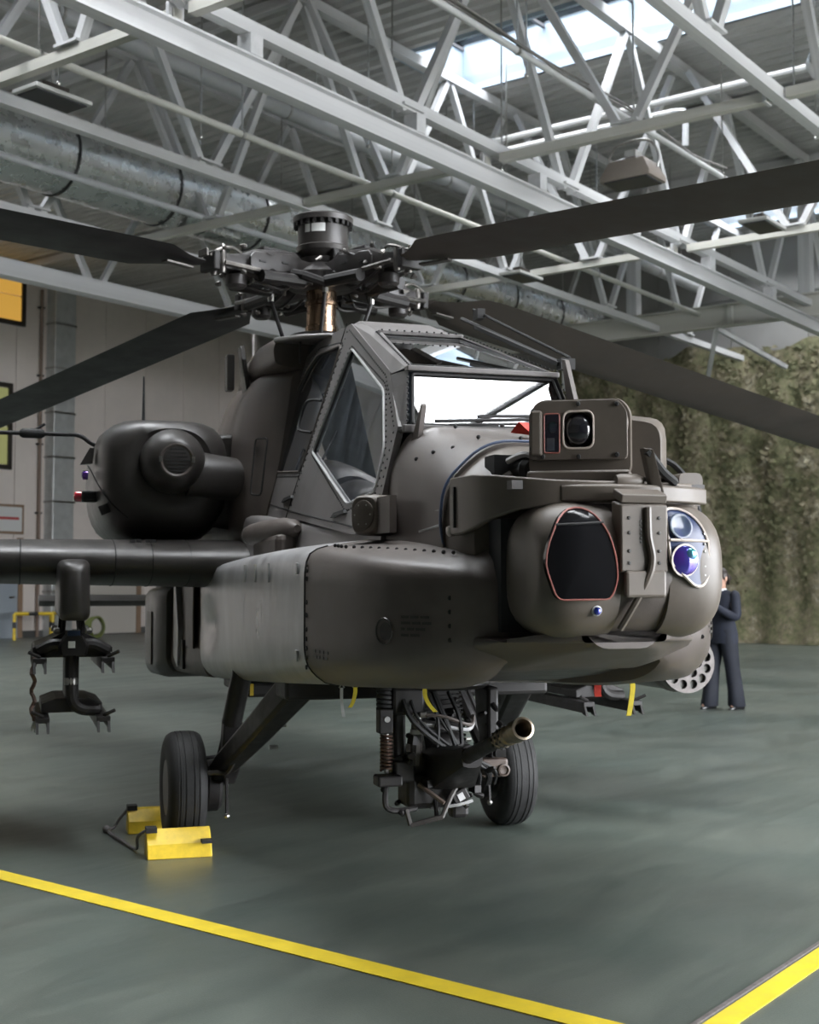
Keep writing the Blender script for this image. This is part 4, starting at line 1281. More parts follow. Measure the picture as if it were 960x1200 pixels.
MB().lathe((3.30, -.20, 1.945), (1, 0, -.1), [(0, .05), (.10, .05), (.12, .035)], 14).build('bay_motor', SEAM, heli)
MB().lathe((3.36, -.10, 1.950), (.2, 1, 0), [(-.06, .03), (.08, .03)], 12).build('bay_connector', SEAL, heli)
MB().tube(bez([(3.32, -.26, 1.97), (3.4, -.22, 1.99), (3.42, -.15, 1.95)], 5), 0.012, 6).build('bay_cable', SEAL, heli)

# upper turret (night sensor)
pn = hull([(3.36, [(.17, 1.92), (.20, 1.95), (.20, 2.14), (.16, 2.18)]),
           (3.50, [(.185, 1.90), (.205, 1.93), (.205, 2.14), (.165, 2.185)]),
           (3.545, [(.18, 1.905), (.20, 1.93), (.20, 2.135), (.16, 2.18)])], 'upper_turret', TADSP, r=0.03, n=4, sharp=40)
pn.matrix_local = Matrix.Translation((3.44, -.018, 0)) @ Matrix.Rotation(rad(-29), 4, 'Z') @ Matrix.Diagonal((1, .90, 1, 1)) @ Matrix.Translation((-3.44, 0, 0))
pf = MB().plate(rpoly([(-.195, 1.96), (.19, 1.96), (.19, 2.13), (.155, 2.172), (-.16, 2.172), (-.195, 2.13)], .02, 3),
                [rpoly([(-.135, 1.985), (-.075, 1.985), (-.075, 2.125), (-.135, 2.125)], .008, 2), rpoly([(-.060, 2.000), (.058, 2.000), (.058, 2.132), (-.060, 2.132)], .03, 4)],
                lambda u, v, w: (3.546 + w, u, v), 0, .035).build('turret_face', TADSP, pn, sharp=30, bevel=0.003)
MB().box((3.575, -.165, 2.055), (.06, .045, .16)).build('face_pod', TADSP, pn, sharp=0, bevel=0.008)
MB().box((3.548, -.105, 2.055), (.01, .06, .14)).build('laser_bay', NAVYIN, pn, sharp=0)
MB().ball((3.556, -.105, 2.08), (.012, .022, .022), 12, 8).build('small_lens', LGREEN, pn)
MB().box((3.558, -.112, 2.018), (.012, .03, .045)).build('laser_fitting', STEEL, pn, sharp=0)
MB().plate(rpoly([(-.135, 1.985), (-.075, 1.985), (-.075, 2.125), (-.135, 2.125)], .008, 2), [], lambda u, v, w: (3.578 + w, u, v), 0, .003).build('laser_glass', LENSC, pn, sharp=0)
MB().lathe((3.50, -.001, 2.066), (1, 0, 0), [(0, .066), (.055, .064), (.078, .052), (.092, .030), (.096, .006)], 24).build('night_lens', LBLACK, pn, sharp=80)
loop_tube(rpoly([(-.060, 2.000), (.058, 2.000), (.058, 2.132), (-.060, 2.132)], .03, 4), .004, lambda u, v: (3.582, u, v)).build('lens_seal', PALESEAL, pn)
loop_tube(rpoly([(-.135, 1.985), (-.075, 1.985), (-.075, 2.125), (-.135, 2.125)], .008, 2), .003, lambda u, v: (3.582, u, v)).build('lens_seal', REDSEAL, pn)
MB().lathe((3.54, .13, 2.09), (1, .0, 0), [(0, .065), (.025, .062), (.035, .05)], 20).build('round_boss', TADSP, pn, sharp=40)
MB().loft([[(x, y, z) for y, z in ((-.20, z0), (.205, z0), (.205, z0 + .055), (-.20, z0 + .055))] for x, z0 in ((3.40, 1.87), (3.60, 1.86), (3.63, 1.866))]).build('turret_collar', TADSP, pn, sharp=20, bevel=0.012)
mb = MB()
for y, z in ((-.18, 2.135), (0.0, 2.158), (.15, 2.155), (-.14, 1.972), (0, 1.97), (.15, 1.975), (-.185, 2.0)):
    mb.lathe((3.58, y, z), (1, 0, 0), [(0, .009), (.006, .009), (.008, .006)], 8)
mb.build('bolt', SEAM, pn, sharp=0, stuff=True)
MB().loft([[(x, y, z) for y, z in rpoly([(.17, 1.90), (.335 - i, 1.90), (.335 - i, 2.11 - i), (.17, 2.13 - i)], [.01, .02, .06, .02], 4)] for x, i in ((3.28, .03), (3.33, .0), (3.46, 0), (3.50, .02))]).build('turret_side_cover', TADSP, pn, sharp=40)
MB().prism([(3.78, .055, 1.985), (3.80, .085, 1.98), (3.80, .125, 1.83), (3.78, .09, 1.83)], (-.03, 0, 0)).build('lock_lever', TADSP, heli, sharp=0, bevel=0.004)
MB().tube(bez([(3.78, .07, 1.975), (3.77, .13, 1.91), (3.76, .18, 1.875), (3.72, .20, 1.88)], 6), 0.016, 7).build('lock_handle', SEAM, heli)
MB().lathe((3.74, -.03, 1.872), (0, 1, 0), [(0, .02), (.02, .026), (.08, .026), (.10, .018)], 12).build('lock_pivot', TADSP, heli)
MB().loft([[(x, y, z) for y, z in rpoly([(.29, 1.80), (.385, 1.80), (.385, 1.92), (.29, 1.92)], .025, 3)] for x in (3.46, 3.60)]).build('port_sensor_block', TADSP, heli, sharp=35)
MB().tube(bez([(3.4, .25, 2.0), (3.42, .36, 1.97), (3.45, .42, 1.88), (3.5, .435, 1.75)], 6), 0.012, 7).build('port_cable', SEAM, heli)

# lower turret (day/night drums) rotating about a cross axis
TC = Vector((3.62, .03, 1.568))
TR = .238


def drum(y0, y1, sgn):
    """drum section with a rounded outer end at y1"""
    prof = [(0, .06), (0.0, TR - .012), (.01, TR)]
    L = abs(y1 - y0)
    for k in range(1, 9):
        t = k / 8
        prof.append((L * (.42 + .58 * math.sin(t * math.pi / 2)), TR * (0.60 + .40 * math.cos(t * math.pi / 2))))
    prof.append((L, .02))
    return MB().lathe((TC.x, y0, TC.z), (0, sgn, 0), prof, 40)


def super_drum(y0, y1, sgn):
    rings = []
    L = y1 - y0
    n = 44
    for k in range(11):
        if k < 3:
            t, rr_ = k * .225, 1.0 if k else .97
        else:
            q = (k - 2) / 8 * math.pi / 2
            t, rr_ = .45 + .55 * math.sin(q), 1 - .42 * (1 - math.cos(q))
        ring = []
        for j in range(n):
            a = 2 * math.pi * j / n
            c, s = math.cos(a), math.sin(a)
            # squarish front to back section
            e = 2.7
            R = TR * rr_ / (abs(c) ** e + abs(s) ** e) ** (1 / e)
            ring.append((TC.x + R * c, y0 + sgn * L * t * sgn if False else y0 + L * t, TC.z + R * s))
        rings.append(ring)
    return MB().loft(rings)


tl = super_drum(-.065, -.330, -1).build('night_drum', TADSP, heli, sharp=40)
tr_ = super_drum(.115, .355, 1).build('day_drum', TADSP, heli, sharp=40)
ctr = MB().lathe((TC.x, -.075, TC.z), (0, 1, 0), [(0, TR * .98), (.02, TR * 1.0), (.17, TR * 1.0), (.20, TR * .98)], 40).build('centre_drum', PAINT, heli, sharp=40)
FRX = TC.x + TR


def front_x(z, y, drumL):
    """x of the drum front at height z"""
    s = min(.999, abs(z - TC.z) / TR)
    return TC.x + TR * (1 - s ** 2.7) ** (1 / 2.7)


# night window: dark pane in a red seal
NW = [(-.330, 1.585), (-.318, 1.66), (-.285, 1.735), (-.245, 1.772), (-.195, 1.775), (-.155, 1.752), (-.118, 1.69), (-.092, 1.61), (-.086, 1.54), (-.098, 1.50), (-.115, 1.470), (-.285, 1.468), (-.30, 1.485)]
NW = rpoly(NW, .03, 2)
nwx = lambda z: FRX + .004 - .9 * max(0, z - 1.66) ** 2 * 4


def nw_map(u, v, w):
    edge = max(0, (-.20 - u)) ** 2 * 2.3
    return (nwx(v) - edge + w, u, v)


def fan(poly, fn, w0, w1, steps=6):
    """curved pane: concentric rings so that it follows the drum"""
    cx = sum(p[0] for p in poly) / len(poly)
    cz = sum(p[1] for p in poly) / len(poly)
    rings0 = []
    for k in range(steps):
        s = 1 - k / steps
        rings0.append([fn(cx + (p[0] - cx) * s, cz + (p[1] - cz) * s, w1) for p in poly])
    m = MB()
    m.loft([[fn(p[0], p[1], w0) for p in poly]] + rings0)
    return m


fan(NW, nw_map, -.02, .006).build('night_window', NWIN, tl, sharp=60)
loop_tube(NW, .003, lambda u, v: nw_map(u, v, .007)).build('window_seal', REDSEAL, tl)
MB().tube([(nwx(1.73) + .007, -.30, 1.715), (nwx(1.7) + .012, -.2, 1.72), (nwx(1.7) + .007, -.135, 1.725)], .004, 5).build('heater_wire', SEAM, tl)
MB().lathe((FRX - .045, -.150, 1.436), (1, 0, -.15), [(0, .018), (.028, .018), (.030, .015)], 16).build('small_port', SEAL, tl)
MB().ball((FRX - .014, -.150, 1.431), (.008, .014, .014), 10, 6).build('port_lens', LBLUE, tl)
# day window: upper and lower lens behind clear panes in a pale frame
DWO = [(.105, 1.775), (.160, 1.776), (.205, 1.755), (.240, 1.715), (.262, 1.66), (.266, 1.60), (.262, 1.55), (.245, 1.522), (.222, 1.510), (.195, 1.516), (.150, 1.555), (.105, 1.595)]
DWO = rpoly(DWO, .02, 2)
dwm = lambda u, v, w: (FRX + .007 - max(0, v - 1.66) ** 2 * 3.2 - max(0, u - .14) ** 2 * 1.6 + w, u, v)
fan(DWO, dwm, -.02, .004).build('day_bay', NAVYIN, tr_, sharp=60)
MB().lathe(dwm(.150, 1.715, .004), (1, .1, .2), [(0, .045), (.006, .045), (.008, .038), (.004, .032), (.006, .0)], 24).build('upper_lens', mat('grey_green_lens', (.07, .10, .10), .2, 0, spec=.25, coat=.2, col2=(.05, .06, .14), scale=8), tr_, sharp=50)
MB().lathe(dwm(.160, 1.600, .004), (1, .15, -.05), [(0, .056), (.004, .056), (.0045, .050), (.001, .049)], 28, cap=False).build('lens_ring', PALESEAL, tr_, sharp=50)
MB().ball(dwm(.160, 1.600, .006), (.012, .051, .051), 24, 12).build('lower_lens', LBLUE, tr_)
MB().ball(Vector(dwm(.180, 1.620, .012)), (.010, .024, .022), 16, 8).build('lens_glint', LGREEN, tr_)
MB().tube([dwm(.105, 1.668, .008), dwm(.18, 1.667, .010), dwm(.262, 1.665, .008)], .005, 6).build('frame_bar', PALESEAL, tr_)
loop_tube(DWO, .0055, lambda u, v: dwm(u, v, .006)).build('window_seal', PALESEAL, tr_)
rivet_part([Vector(dwm(.245, z, .006)) for z in (1.69, 1.655, 1.63, 1.58, 1.55)], (1, 0, 0), 'fastener', tr_, STEEL, .005)
# centre block with strap
cb_ = MB().loft([[(FRX - .05, y, z) for y, z in ((-.080, 1.55), (.100, 1.55), (.100, 1.80), (-.080, 1.80))], [(FRX + .012, y, z) for y, z in ((-.075, 1.56), (.098, 1.56), (.098, 1.785), (-.075, 1.785))]]).build('centre_block', TADSP, heli, sharp=20, bevel=0.006)
MB().box((FRX - .02, .012, 1.815), (.07, .168, .03), (0, .35, 0)).build('block_lid', TADSP, cb_, sharp=0, bevel=0.004)
MB().box((FRX + .010, .012, 1.52), (.03, .15, .09)).build('block_foot', TADSP, cb_, sharp=0, bevel=0.01)
MB().tube(bez([(FRX + .018, .022, 1.775), (FRX + .022, .022, 1.68), (FRX + .022, .035, 1.60), (FRX + .02, .015, 1.53), (FRX - .005, -.02, 1.45), (FRX - .05, -.05, 1.37)], 5), .012, 8).build('strap', TADSP, cb_)
mb = MB()
for y in (-.045, .065):
    for z in (1.74, 1.69, 1.63, 1.59):
        mb.lathe((FRX + .012, y, z), (1, 0, 0), [(0, .006), (.003, .006), (.004, .004)], 8)
for k in range(6):
    mb.lathe((FRX + .012, -.002, 1.66 + k * .014), (1, 0, 0), [(0, .004), (.004, .004)], 6)
mb.build('bolt', PAINT_D, cb_, sharp=0, stuff=True)
# bowl-shaped skirt below the turret and a black block for the shade behind it
MB().loft([[(x, y, z) for y, z in rpoly([(-W * .6, zb), (W * .6, zb), (W, zb + .07), (W, zt), (-W, zt), (-W, zb + .07)], .04, 3)] for x, W, zb, zt in ((3.28, .46, 1.20, 1.40), (3.42, .43, 1.225, 1.335), (3.56, .36, 1.26, 1.315), (3.66, .28, 1.285, 1.318), (3.74, .16, 1.30, 1.322))]).build('turret_skirt', PAINT, heli, sharp=45)
MB().box((3.42, 0, 1.55), (.12, .70, .40)).build('turret_shade_block', DARKIN, heli, sharp=0)

# ------------------------------------------------ engine nacelles
for sg in (-1, 1):
    def nr(x, cy, cz, hy, hz, e=3.0, n=44):
        out = []
        for j in range(n):
            a = 2 * math.pi * j / n
            c, s = math.cos(a), math.sin(a)
            k = (abs(c) ** e + abs(s) ** e) ** (-1 / e)
            # lower outboard corner is cut away
            yy, zz = c * k * hy, s * k * hz
            if zz < 0:
                yy *= 1 - .16 * (zz / hz) ** 2
            out.append((x, sg * (cy + yy), cz + zz))
        return out
    nac = MB().loft([nr(-.52, 1.03, 2.26, .20, .20, 2.2), nr(-.50, 1.035, 2.25, .25, .245, 2.4), nr(-.53, 1.04, 2.235, .315, .295, 2.9), nr(-.62, 1.05, 2.205, .38, .35, 3.5), nr(-.78, 1.06, 2.19, .415, .385, 4.0),
                     nr(-1.1, 1.065, 2.18, .43, .40, 4.2), nr(-1.9, 1.06, 2.18, .43, .40, 4.0), nr(-2.7, 1.03, 2.18, .38, .36, 3.4), nr(-3.5, 1.0, 2.2, .27, .27, 2.6)]).build('engine_nacelle', PAINT_D, heli, sharp=45)
    MB().lathe((-.54, sg * 1.035, 2.285), (1, 0, -.04), [(0, .205), (.06, .205), (.12, .195), (.20, .165), (.25, .125), (.262, .105)], 32).build('gearbox_dome', PAINT_D, nac, sharp=50)
    gr = MB().lathe((-.29, sg * 1.035, 2.274), (1, 0, -.04), [(0, .106), (.018, .106), (.02, .098), (.008, .080), (.004, .0)], 28).build('vent_ring', PAINT, nac, sharp=40)
    for k in range(7):
        MB().box((-.278, sg * 1.035, 2.274 + (k - 3) * .022), (.006, .15 - .02 * abs(k - 3), .008)).build('vent_slat', SEAM, nac, sharp=0)
    for s2 in (-1, 1):
        MB().box((-.27, sg * (1.035 + s2 * .10), 2.278), (.02, .018, .035)).build('vent_clip', STEEL, nac, sharp=0)
    MB().lathe((-.52, sg * .99, 2.22), (-.12, -sg * 1, -.10), [(.05, .15), (.30, .14), (.40, .135)], 24).build('drive_shaft_housing', PAINT_D, nac, sharp=40)
    MB().loft([[(x, sg * y, z) for y, z in ((.60, 2.50), (.86, 2.48), (.86, 1.90), (.60, 1.86))] for x in (-.72, -2.6)]).build('nacelle_mount', PAINT_D, nac, sharp=20, bevel=0.03)
    # seams, lights and probe on the outboard side
    MB().tube([(-.80 - .0 * k, *q) for k, q in enumerate([(sg * p[1], p[2]) for p in nr(-.80, 1.09, 2.19, .428, .373, 3.1)][-12:12] or [(sg * p[1], p[2]) for p in nr(-.80, 1.09, 2.19, .428, .373, 3.1)])], 0.004, 5).build('panel_seam', SEAM, nac)
    MB().tube(bez([(-.9, sg * 1.535, 2.28), (-.8, sg * 1.52, 2.24), (-.72, sg * 1.47, 2.13), (-.62, sg * 1.40, 2.02), (-.6, sg * 1.3, 1.93)], 5), 0.005, 5).build('panel_seam', SEAM, nac)
    MB().box((-.95, sg * 1.520, 2.08), (.10, .10, .07)).build('light_base', SEAM, nac, sharp=0, bevel=0.01)
    MB().lathe((-.95, sg * 1.555, 2.08), (0, sg, 0), [(0, .036), (.045, .036), (.06, .030), (.064, .01)], 14).build('red_light', mat('red_light_lens', (.5, .02, .04), .1, coat=1) if sg < 0 else LGREEN, nac, sharp=60)
    MB().lathe((-.95, sg * 1.53, 2.22), (0, sg, 0), [(0, .03), (.03, .03), (.04, .015)], 12).build('green_light', LGREEN, nac, sharp=60)
    MB().prism([(-1.0, sg * 1.50, 2.30), (-1.0, sg * 1.58, 2.29), (-1.0, sg * 1.52, 2.40), (-1.0, sg * 1.49, 2.40)], (.05, 0, 0)).build('nacelle_fin', PAINT_D, nac, sharp=0)
    MB().box((-.70, sg * 1.44, 1.985), (.05, .06, .06), (.4, 0, 0)).build('drain_scoop', SEAM, nac, sharp=0)
    pr = MB().tube(bez([(-1.2, sg * 1.42, 2.42), (-1.15, sg * 1.50, 2.45), (-1.15, sg * 1.58, 2.50), (-1.15, sg * 1.70, 2.505), (-1.15, sg * 2.10, 2.505)], 6), 0.015, 8).build('air_data_probe', SEAM, heli)
    MB().lathe((-1.15, sg * 1.80, 2.505), (0, sg, 0), [(0, .02), (.02, .032), (.14, .032), (.16, .02)], 12).build('probe_body', SEAM, pr)
    mb = MB()
    mb.tube([(-1.15, sg * (2.18 + .0 * k), 2.505) if False else (-1.15, sg * (2.15 + .05 * math.cos(t)), 2.505 + .055 * math.sin(t)) for k, t in enumerate([2 * math.pi * i / 16 for i in range(17)])], .014, 6)
    mb.build('probe_head', SEAM, pr)
    MB().tube([(-1.15, sg * 1.86, 2.53), (-1.15, sg * 1.80, 2.57)], .010, 6).build('probe_vane', SEAM, pr)
MB().lathe((-2.6, -1.02, 2.52), (0, 0, 1), [(0, .035), (.05, .03), (.22, .026), (.24, .02), (.26, .012), (.62, .006)], 10).build('whip_aerial', SEAM, heli)
# blade aerial beside the hood
MB().prism([(-.95, -.52, 2.80), (-.78, -.52, 2.80), (-.74, -.56, 3.0), (-.80, -.56, 3.10), (-.92, -.56, 3.10)], (0, .03, 0)).build('flank_aerial', PAINT_D, heli, sharp=0, bevel=0.006)
MB().box((-.86, -.62, 2.92), (.10, .05, .24)).build('aerial_box', PAINT_D, heli, sharp=0, bevel=0.008)

# ------------------------------------------------ stub wings
LAUNCH = {}
for sg in (-1, 1):
    def aero(yv, xle, chord, zc, th, n=14):
        top, bot = [], []
        for i in range(n + 1):
            t = (i / n) ** 1.6
            h = th * (2.2 * math.sqrt(t) * (1 - t) ** .85 + .05 * (1 - t))
            top.append((xle - t * chord, sg * yv, zc + h * .55))
            bot.append((xle - t * chord, sg * yv, zc - h * .52))
        return top + bot[::-1][:-1]
    wg = MB().loft([aero(.55, -.16, 1.35, 1.635, .31), aero(1.0, -.18, 1.32, 1.640, .30), aero(1.7, -.22, 1.25, 1.645, .285), aero(2.52, -.28, 1.15, 1.65, .265), aero(2.60, -.36, 1.0, 1.65, .18)]).build('stub_wing', PAINT_D, heli, sharp=50)
    for yv in (.95, 1.18, 1.40, 1.95, 2.2):
        pts = aero(yv, -.18 - .045 * max(0, yv - 1), 1.32 - .1 * max(0, yv - 1), 1.64 + .007 * (yv - 1), .301 - .021 * max(0, yv - 1))
        MB().tube(pts[:9][::-1] + pts[-8:][::-1], .003, 4).build('wing_seam', SEAM, wg)
    mb = MB()
    for x, yv in ((-.30, 1.17), (-.33, 1.20), (-.29, 1.26), (-.35, 1.29)):
        mb.box((x, sg * yv, 1.775), (.02, .03, .02))
    mb.build('paint_chip', SEAM, wg, sharp=0, stuff=True)
    # inboard pylon with four-rail missile launcher
    py_ = MB().loft([[(x, sg * (1.655 + dy * w), zc + dz) for dy, dz in rpoly([(-.09, -h), (.09, -h), (.085, h), (-.085, h)], .05, 4)] for x, w, zc, h in ((.30, .35, 1.47, .12), (.27, .72, 1.47, .15), (.22, .93, 1.475, .168), (.12, 1.0, 1.48, .175), (-.4, 1.0, 1.49, .17), (-.9, .7, 1.52, .12), (-1.05, .4, 1.54, .08))]).build('wing_pylon', PAINT_D, heli, sharp=50)
    ln = MB().loft([[(x, sg * 1.655 + dy, 1.165 + dz) for dy, dz in rpoly([(-.075 * w, -.055), (.075 * w, -.055), (.085 * w, .0), (.05 * w, .06), (-.05 * w, .06), (-.085 * w, 0)], .012, 2)] for x, w in ((.16, .8), (.13, 1.0), (-.6, 1.0), (-.64, .8))]).build('missile_launcher', BLACK, heli, sharp=30)
    for dx in (.02, -.42):
        for dy in (-.06, .06):
            MB().tube([(dx, sg * 1.655 + dy, 1.20), (dx - .02, sg * 1.655 + dy * .8, 1.34)], .014, 6).build('sway_brace', BLACK, ln)
            MB().lathe((dx, sg * 1.655 + dy * 1.25, 1.245), (0, 1 if dy > 0 else -1, 0), [(0, .018), (.03, .018), (.035, .01)], 8).build('sway_bolt', STEEL, ln)
    MB().box((.135, sg * 1.655, 1.235), (.05, .07, .03)).build('id_plate', mat('blue_black_plate', (.02, .04, .09), .4), ln, sharp=0)
    MB().box((.164, sg * 1.655 - .012, 1.172), (.004, .038, .038)).build('white_tag', WHITE, ln, sharp=0)
    for s2 in (-1, 1):
        MB().tube(bez([(.08, sg * 1.655 + s2 * .07, 1.165), (.08, sg * 1.655 + s2 * .12, 1.165), (.07, sg * 1.655 + s2 * .19, 1.13)], 4), .036, 10).build('launcher_arm', BLACK, ln)
        MB().prism([(-.5, sg * 1.655 + s2 * .05, 1.24), (.05, sg * 1.655 + s2 * .05, 1.24), (.05, sg * 1.655 + s2 * .22, 1.15), (-.5, sg * 1.655 + s2 * .22, 1.15)], (0, 0, -.03)).build('launcher_shoulder', BLACK, ln, sharp=0)
    MB().loft([[(x, sg * 1.655 + dy, 1.13 + dz) for dy, dz in ((-.21, -.035), (.21, -.035), (.215, .03), (.10, .07), (-.10, .07), (-.215, .03))] for x in (.06, -.55)]).build('launcher_upper_body', BLACK, ln, sharp=20, bevel=0.008)
    MB().box((-.20, sg * 1.655, .99), (.42, .075, .34)).build('launcher_spine', BLACK, ln, sharp=0, bevel=0.008)
    MB().tube(bez([(.06, sg * 1.655 - .01, 1.12), (.07, sg * 1.655 - .01, .97), (.07, sg * 1.655 + .0, .85), (.07, sg * 1.655 + .05, .80), (.05, sg * 1.655 + .15, .79)], 6), .032, 10).build('launcher_conduit', BLACK, ln)
    MB().lathe((.065, sg * 1.655 - .01, .94), (0, 0, 1), [(0, .036), (.01, .038), (.03, .038), (.04, .036)], 12).build('conduit_collar', STEEL, ln)
    MB().loft([[(x, sg * 1.655 + dy, .80 + dz) for dy, dz in ((-.17, -.02), (.17, -.02), (.17, .03), (.09, .06), (-.09, .06), (-.17, .03))] for x in (.03, -.55)]).build('launcher_lower_body', BLACK, ln, sharp=20, bevel=0.006)
    for zz, off in ((1.085, .185), (.755, .165)):
        for s2 in (-1, 1):
            yy = sg * 1.655 + s2 * off
            rl = MB()
            rl.box((-.30, yy, zz), (1.05, .075, .03))
            rl.box((-.30, yy - .03, zz - .03), (1.05, .012, .05))
            rl.box((-.30, yy + .03, zz - .03), (1.05, .012, .05))
            r_o = rl.build('launch_rail', BLACK, ln, sharp=0, bevel=0.003)
            MB().prism([(.22, yy - .036, zz), (.26, yy - .036, zz - .07), (.20, yy - .036, zz - .06)], (0, .014, 0)).build('rail_tooth', BLACK, r_o, sharp=0)
            MB().prism([(.22, yy + .022, zz), (.26, yy + .022, zz - .07), (.20, yy + .022, zz - .06)], (0, .014, 0)).build('rail_tooth', BLACK, r_o, sharp=0)
            MB().tube([(.20, yy, zz + .02), (.23, yy + s2 * .06, zz + .05)], .011, 6).build('rail_pin', BLACK, r_o)
    # outboard pylon and rocket pod
    MB().loft([[(x, sg * 2.36 + dy * w, 1.42 + dz) for dy, dz in rpoly([(-.08, -.15), (.08, -.15), (.075, .2), (-.075, .2)], .04, 3)] for x, w in ((.12, .4), (.05, .9), (-.4, 1), (-.9, .5))]).build('wing_pylon', PAINT_D, heli, sharp=50)
    PZ, PYy, PR = .985, sg * 2.32, .195
    pod = MB().lathe((-1.55, PYy, PZ), (1, 0, 0), [(0, PR * .7), (.06, PR * .95), (.2, PR), (1.45, PR), (1.50, PR * .985)], 32, cap=True).build('rocket_pod', mat('olive_grey_pod', (.17, .165, .15), .5, var=.12, scale=8), heli, sharp=50)
    holes = [(0, 0)] + [(.075 * math.cos(i * math.pi / 3), .075 * math.sin(i * math.pi / 3)) for i in range(6)] + [(.145 * math.cos(i * math.pi / 6 + .26), .145 * math.sin(i * math.pi / 6 + .26)) for i in range(12)]
    MB().plate(circle(0, 0, PR * 1.02, 36), [circle(hx, hy, .031, 14) for hx, hy in holes], lambda u, v, w: (-.05 + w, PYy + u, PZ + v), -.01, .035).build('pod_face', mat('pod_face_grey', (.11, .095, .088), .5, var=.25, scale=20), pod, sharp=35)
    for hx, hy in holes:
        MB().lathe((-.35, PYy + hx, PZ + hy), (1, 0, 0), [(0, .031), (.33, .031)], 12, cap=False).build('rocket_tube', SEAM, pod)
    MB().lathe((-.20, PYy, PZ), (1, 0, 0), [(0, PR + .002), (.005, PR + .008), (.05, PR + .008), (.055, PR + .002)], 32).build('pod_band', PAINT, pod, sharp=40)

# braided lanyard hanging from the left launcher
wlk = [(.12 + .012 * math.sin(i * 1.9), -1.873 + .010 * math.sin(i * 1.3), 1.10 - i * .022) for i in range(17)]
ly = empty('launcher_lanyard', heli.matrix_world @ Vector((0, 0, 0)), 0, 'frayed brown lanyard hanging from the outer missile rail', 'lanyard')
ly.location, ly.rotation_euler = heli.location, heli.rotation_euler
mb = MB().tube(wlk, .012, 6)
mb.build('braid', mat('brown_braid', (.12, .075, .06), .8, var=.3, scale=60), ly)
mb = MB()
for k in range(6):
    mb.tube([wlk[-1], (wlk[-1][0] + random.uniform(-.01, .01), wlk[-1][1] + random.uniform(-.02, .02), wlk[-1][2] - random.uniform(.04, .07))], .004, 4)
mb.build('frayed_end', SEAL, ly, sharp=0, stuff=True)

# ------------------------------------------------ tail
hull([(-3.4, [(.38, 1.02), (.46, 1.5), (.42, 2.02), (.26, 2.36)]), (-5.5, [(.28, 1.15), (.34, 1.5), (.31, 1.88), (.2, 2.06)]), (-8.0, [(.20, 1.24), (.24, 1.5), (.22, 1.76), (.14, 1.88)]), (-9.6, [(.14, 1.28), (.18, 1.5), (.16, 1.74), (.1, 1.86)])], 'tail_boom', PAINT_D, r=.1, n=4, sharp=50)
MB().loft([[(x0, -t, z), (x0 - .5 * c, -t * 1.2, z), (x0 - c, 0, z), (x0 - .5 * c, t * 1.2, z), (x0, t, z)] for x0, c, t, z in ((-8.6, 1.5, .10, 1.3), (-9.1, 1.3, .09, 2.2), (-9.5, 1.1, .07, 2.9), (-9.7, .9, .05, 3.15))]).build('tail_fin', PAINT_D, heli, sharp=50)
MB().loft([[(x + .0, y, z) for x, z in rpoly([(-9.45, 1.28), (-9.55, 1.355), (-10.3, 1.31), (-10.3, 1.29), (-9.55, 1.205)], .02, 2)] for y in (-1.65, 1.65)]).build('stabilator', PAINT_D, heli, sharp=50)
th = empty('tail_rotor', (0, 0, 0)); th.parent = heli; th.location = (-9.6, .30, 2.25)
MB().cyl((0, -.25, 0), (0, .12, 0), .06, n=14).build('rotor_shaft', BLACK, th)
for k in range(4):
    a = rad((5, 55, 185, 235)[k])
    MB().bar((.1 * math.cos(a), .05 + .05 * (k % 2), .1 * math.sin(a)), (1.2 * math.cos(a), .05 + .05 * (k % 2), 1.2 * math.sin(a)), .025, .24, up=(0, 1, 0)).build('tail_blade', BLADE, th, sharp=0, bevel=0.008)
# ------------------------------------------------ rotor head and blades
HC = Vector((-.83, 0, 3.58))
MB().lathe((HC.x, 0, 3.02), (0, 0, 1), [(0, .15), (.10, .15), (.12, .11), (.20, .105)], 24).build('mast_base', PAINT_D, heli, sharp=40)
MB().lathe((HC.x, 0, 3.20), (0, 0, 1), [(0, .108), (.06, .108), (.065, .100), (.20, .100), (.205, .114), (.23, .114), (.235, .104), (.30, .104), (.305, .116), (.34, .116)], 28).build('rotor_mast', BRASS, heli, sharp=30)
sw = MB().lathe((HC.x, 0, 3.12), (0, 0, 1), [(0, .20), (.02, .24), (.06, .24), (.08, .2)], 28).build('swashplate', BLACK, heli, sharp=40)
hubm = MB().lathe((HC.x, 0, 3.50), (0, 0, 1), [(0, .12), (.02, .22), (.05, .26), (.10, .26), (.13, .22), (.18, .14), (.22, .15)], 28).build('rotor_hub', HUBM, heli, sharp=40)
dr_ = MB().lathe((HC.x, .01, 3.72), (0, 0, 1), [(0, .11), (.02, .13), (.05, .175), (.08, .185), (.09, .17), (.10, .172), (.245, .172), (.25, .205), (.285, .208), (.295, .195), (.30, .0)], 36).build('hub_drum', PAINT_D, heli, sharp=35)
mb = MB()
for i in range(24):
    a = 2 * math.pi * i / 24
    mb.box((HC.x + .19 * math.cos(a), .01 + .19 * math.sin(a), 3.955), (.022, .022, .03), (0, 0, a))
mb.build('drum_lug', BLACK, dr_, sharp=0, stuff=True)
for a0_, a1_ in ((-1.00, -.76), (-.70, -.14)):
    pts = [(HC.x + .1735 * math.cos(a0_ + (a1_ - a0_) * k / 5), .01 + .1735 * math.sin(a0_ + (a1_ - a0_) * k / 5)) for k in range(6)]
    m_ = MB().loft([[(x, y, z) for x, y in pts] for z in (3.882, 3.938)], cap=False, closed=False)
    m_.build('data_plate', WHITE, dr_, sharp=0)
for i in range(3):
    a = rad(20 + 120 * i)
    MB().box((HC.x + .14 * math.cos(a), .14 * math.sin(a), 3.70), (.10, .05, .14), (0, 0, a)).build('drum_bracket', BLACK, dr_, sharp=0, bevel=0.01)

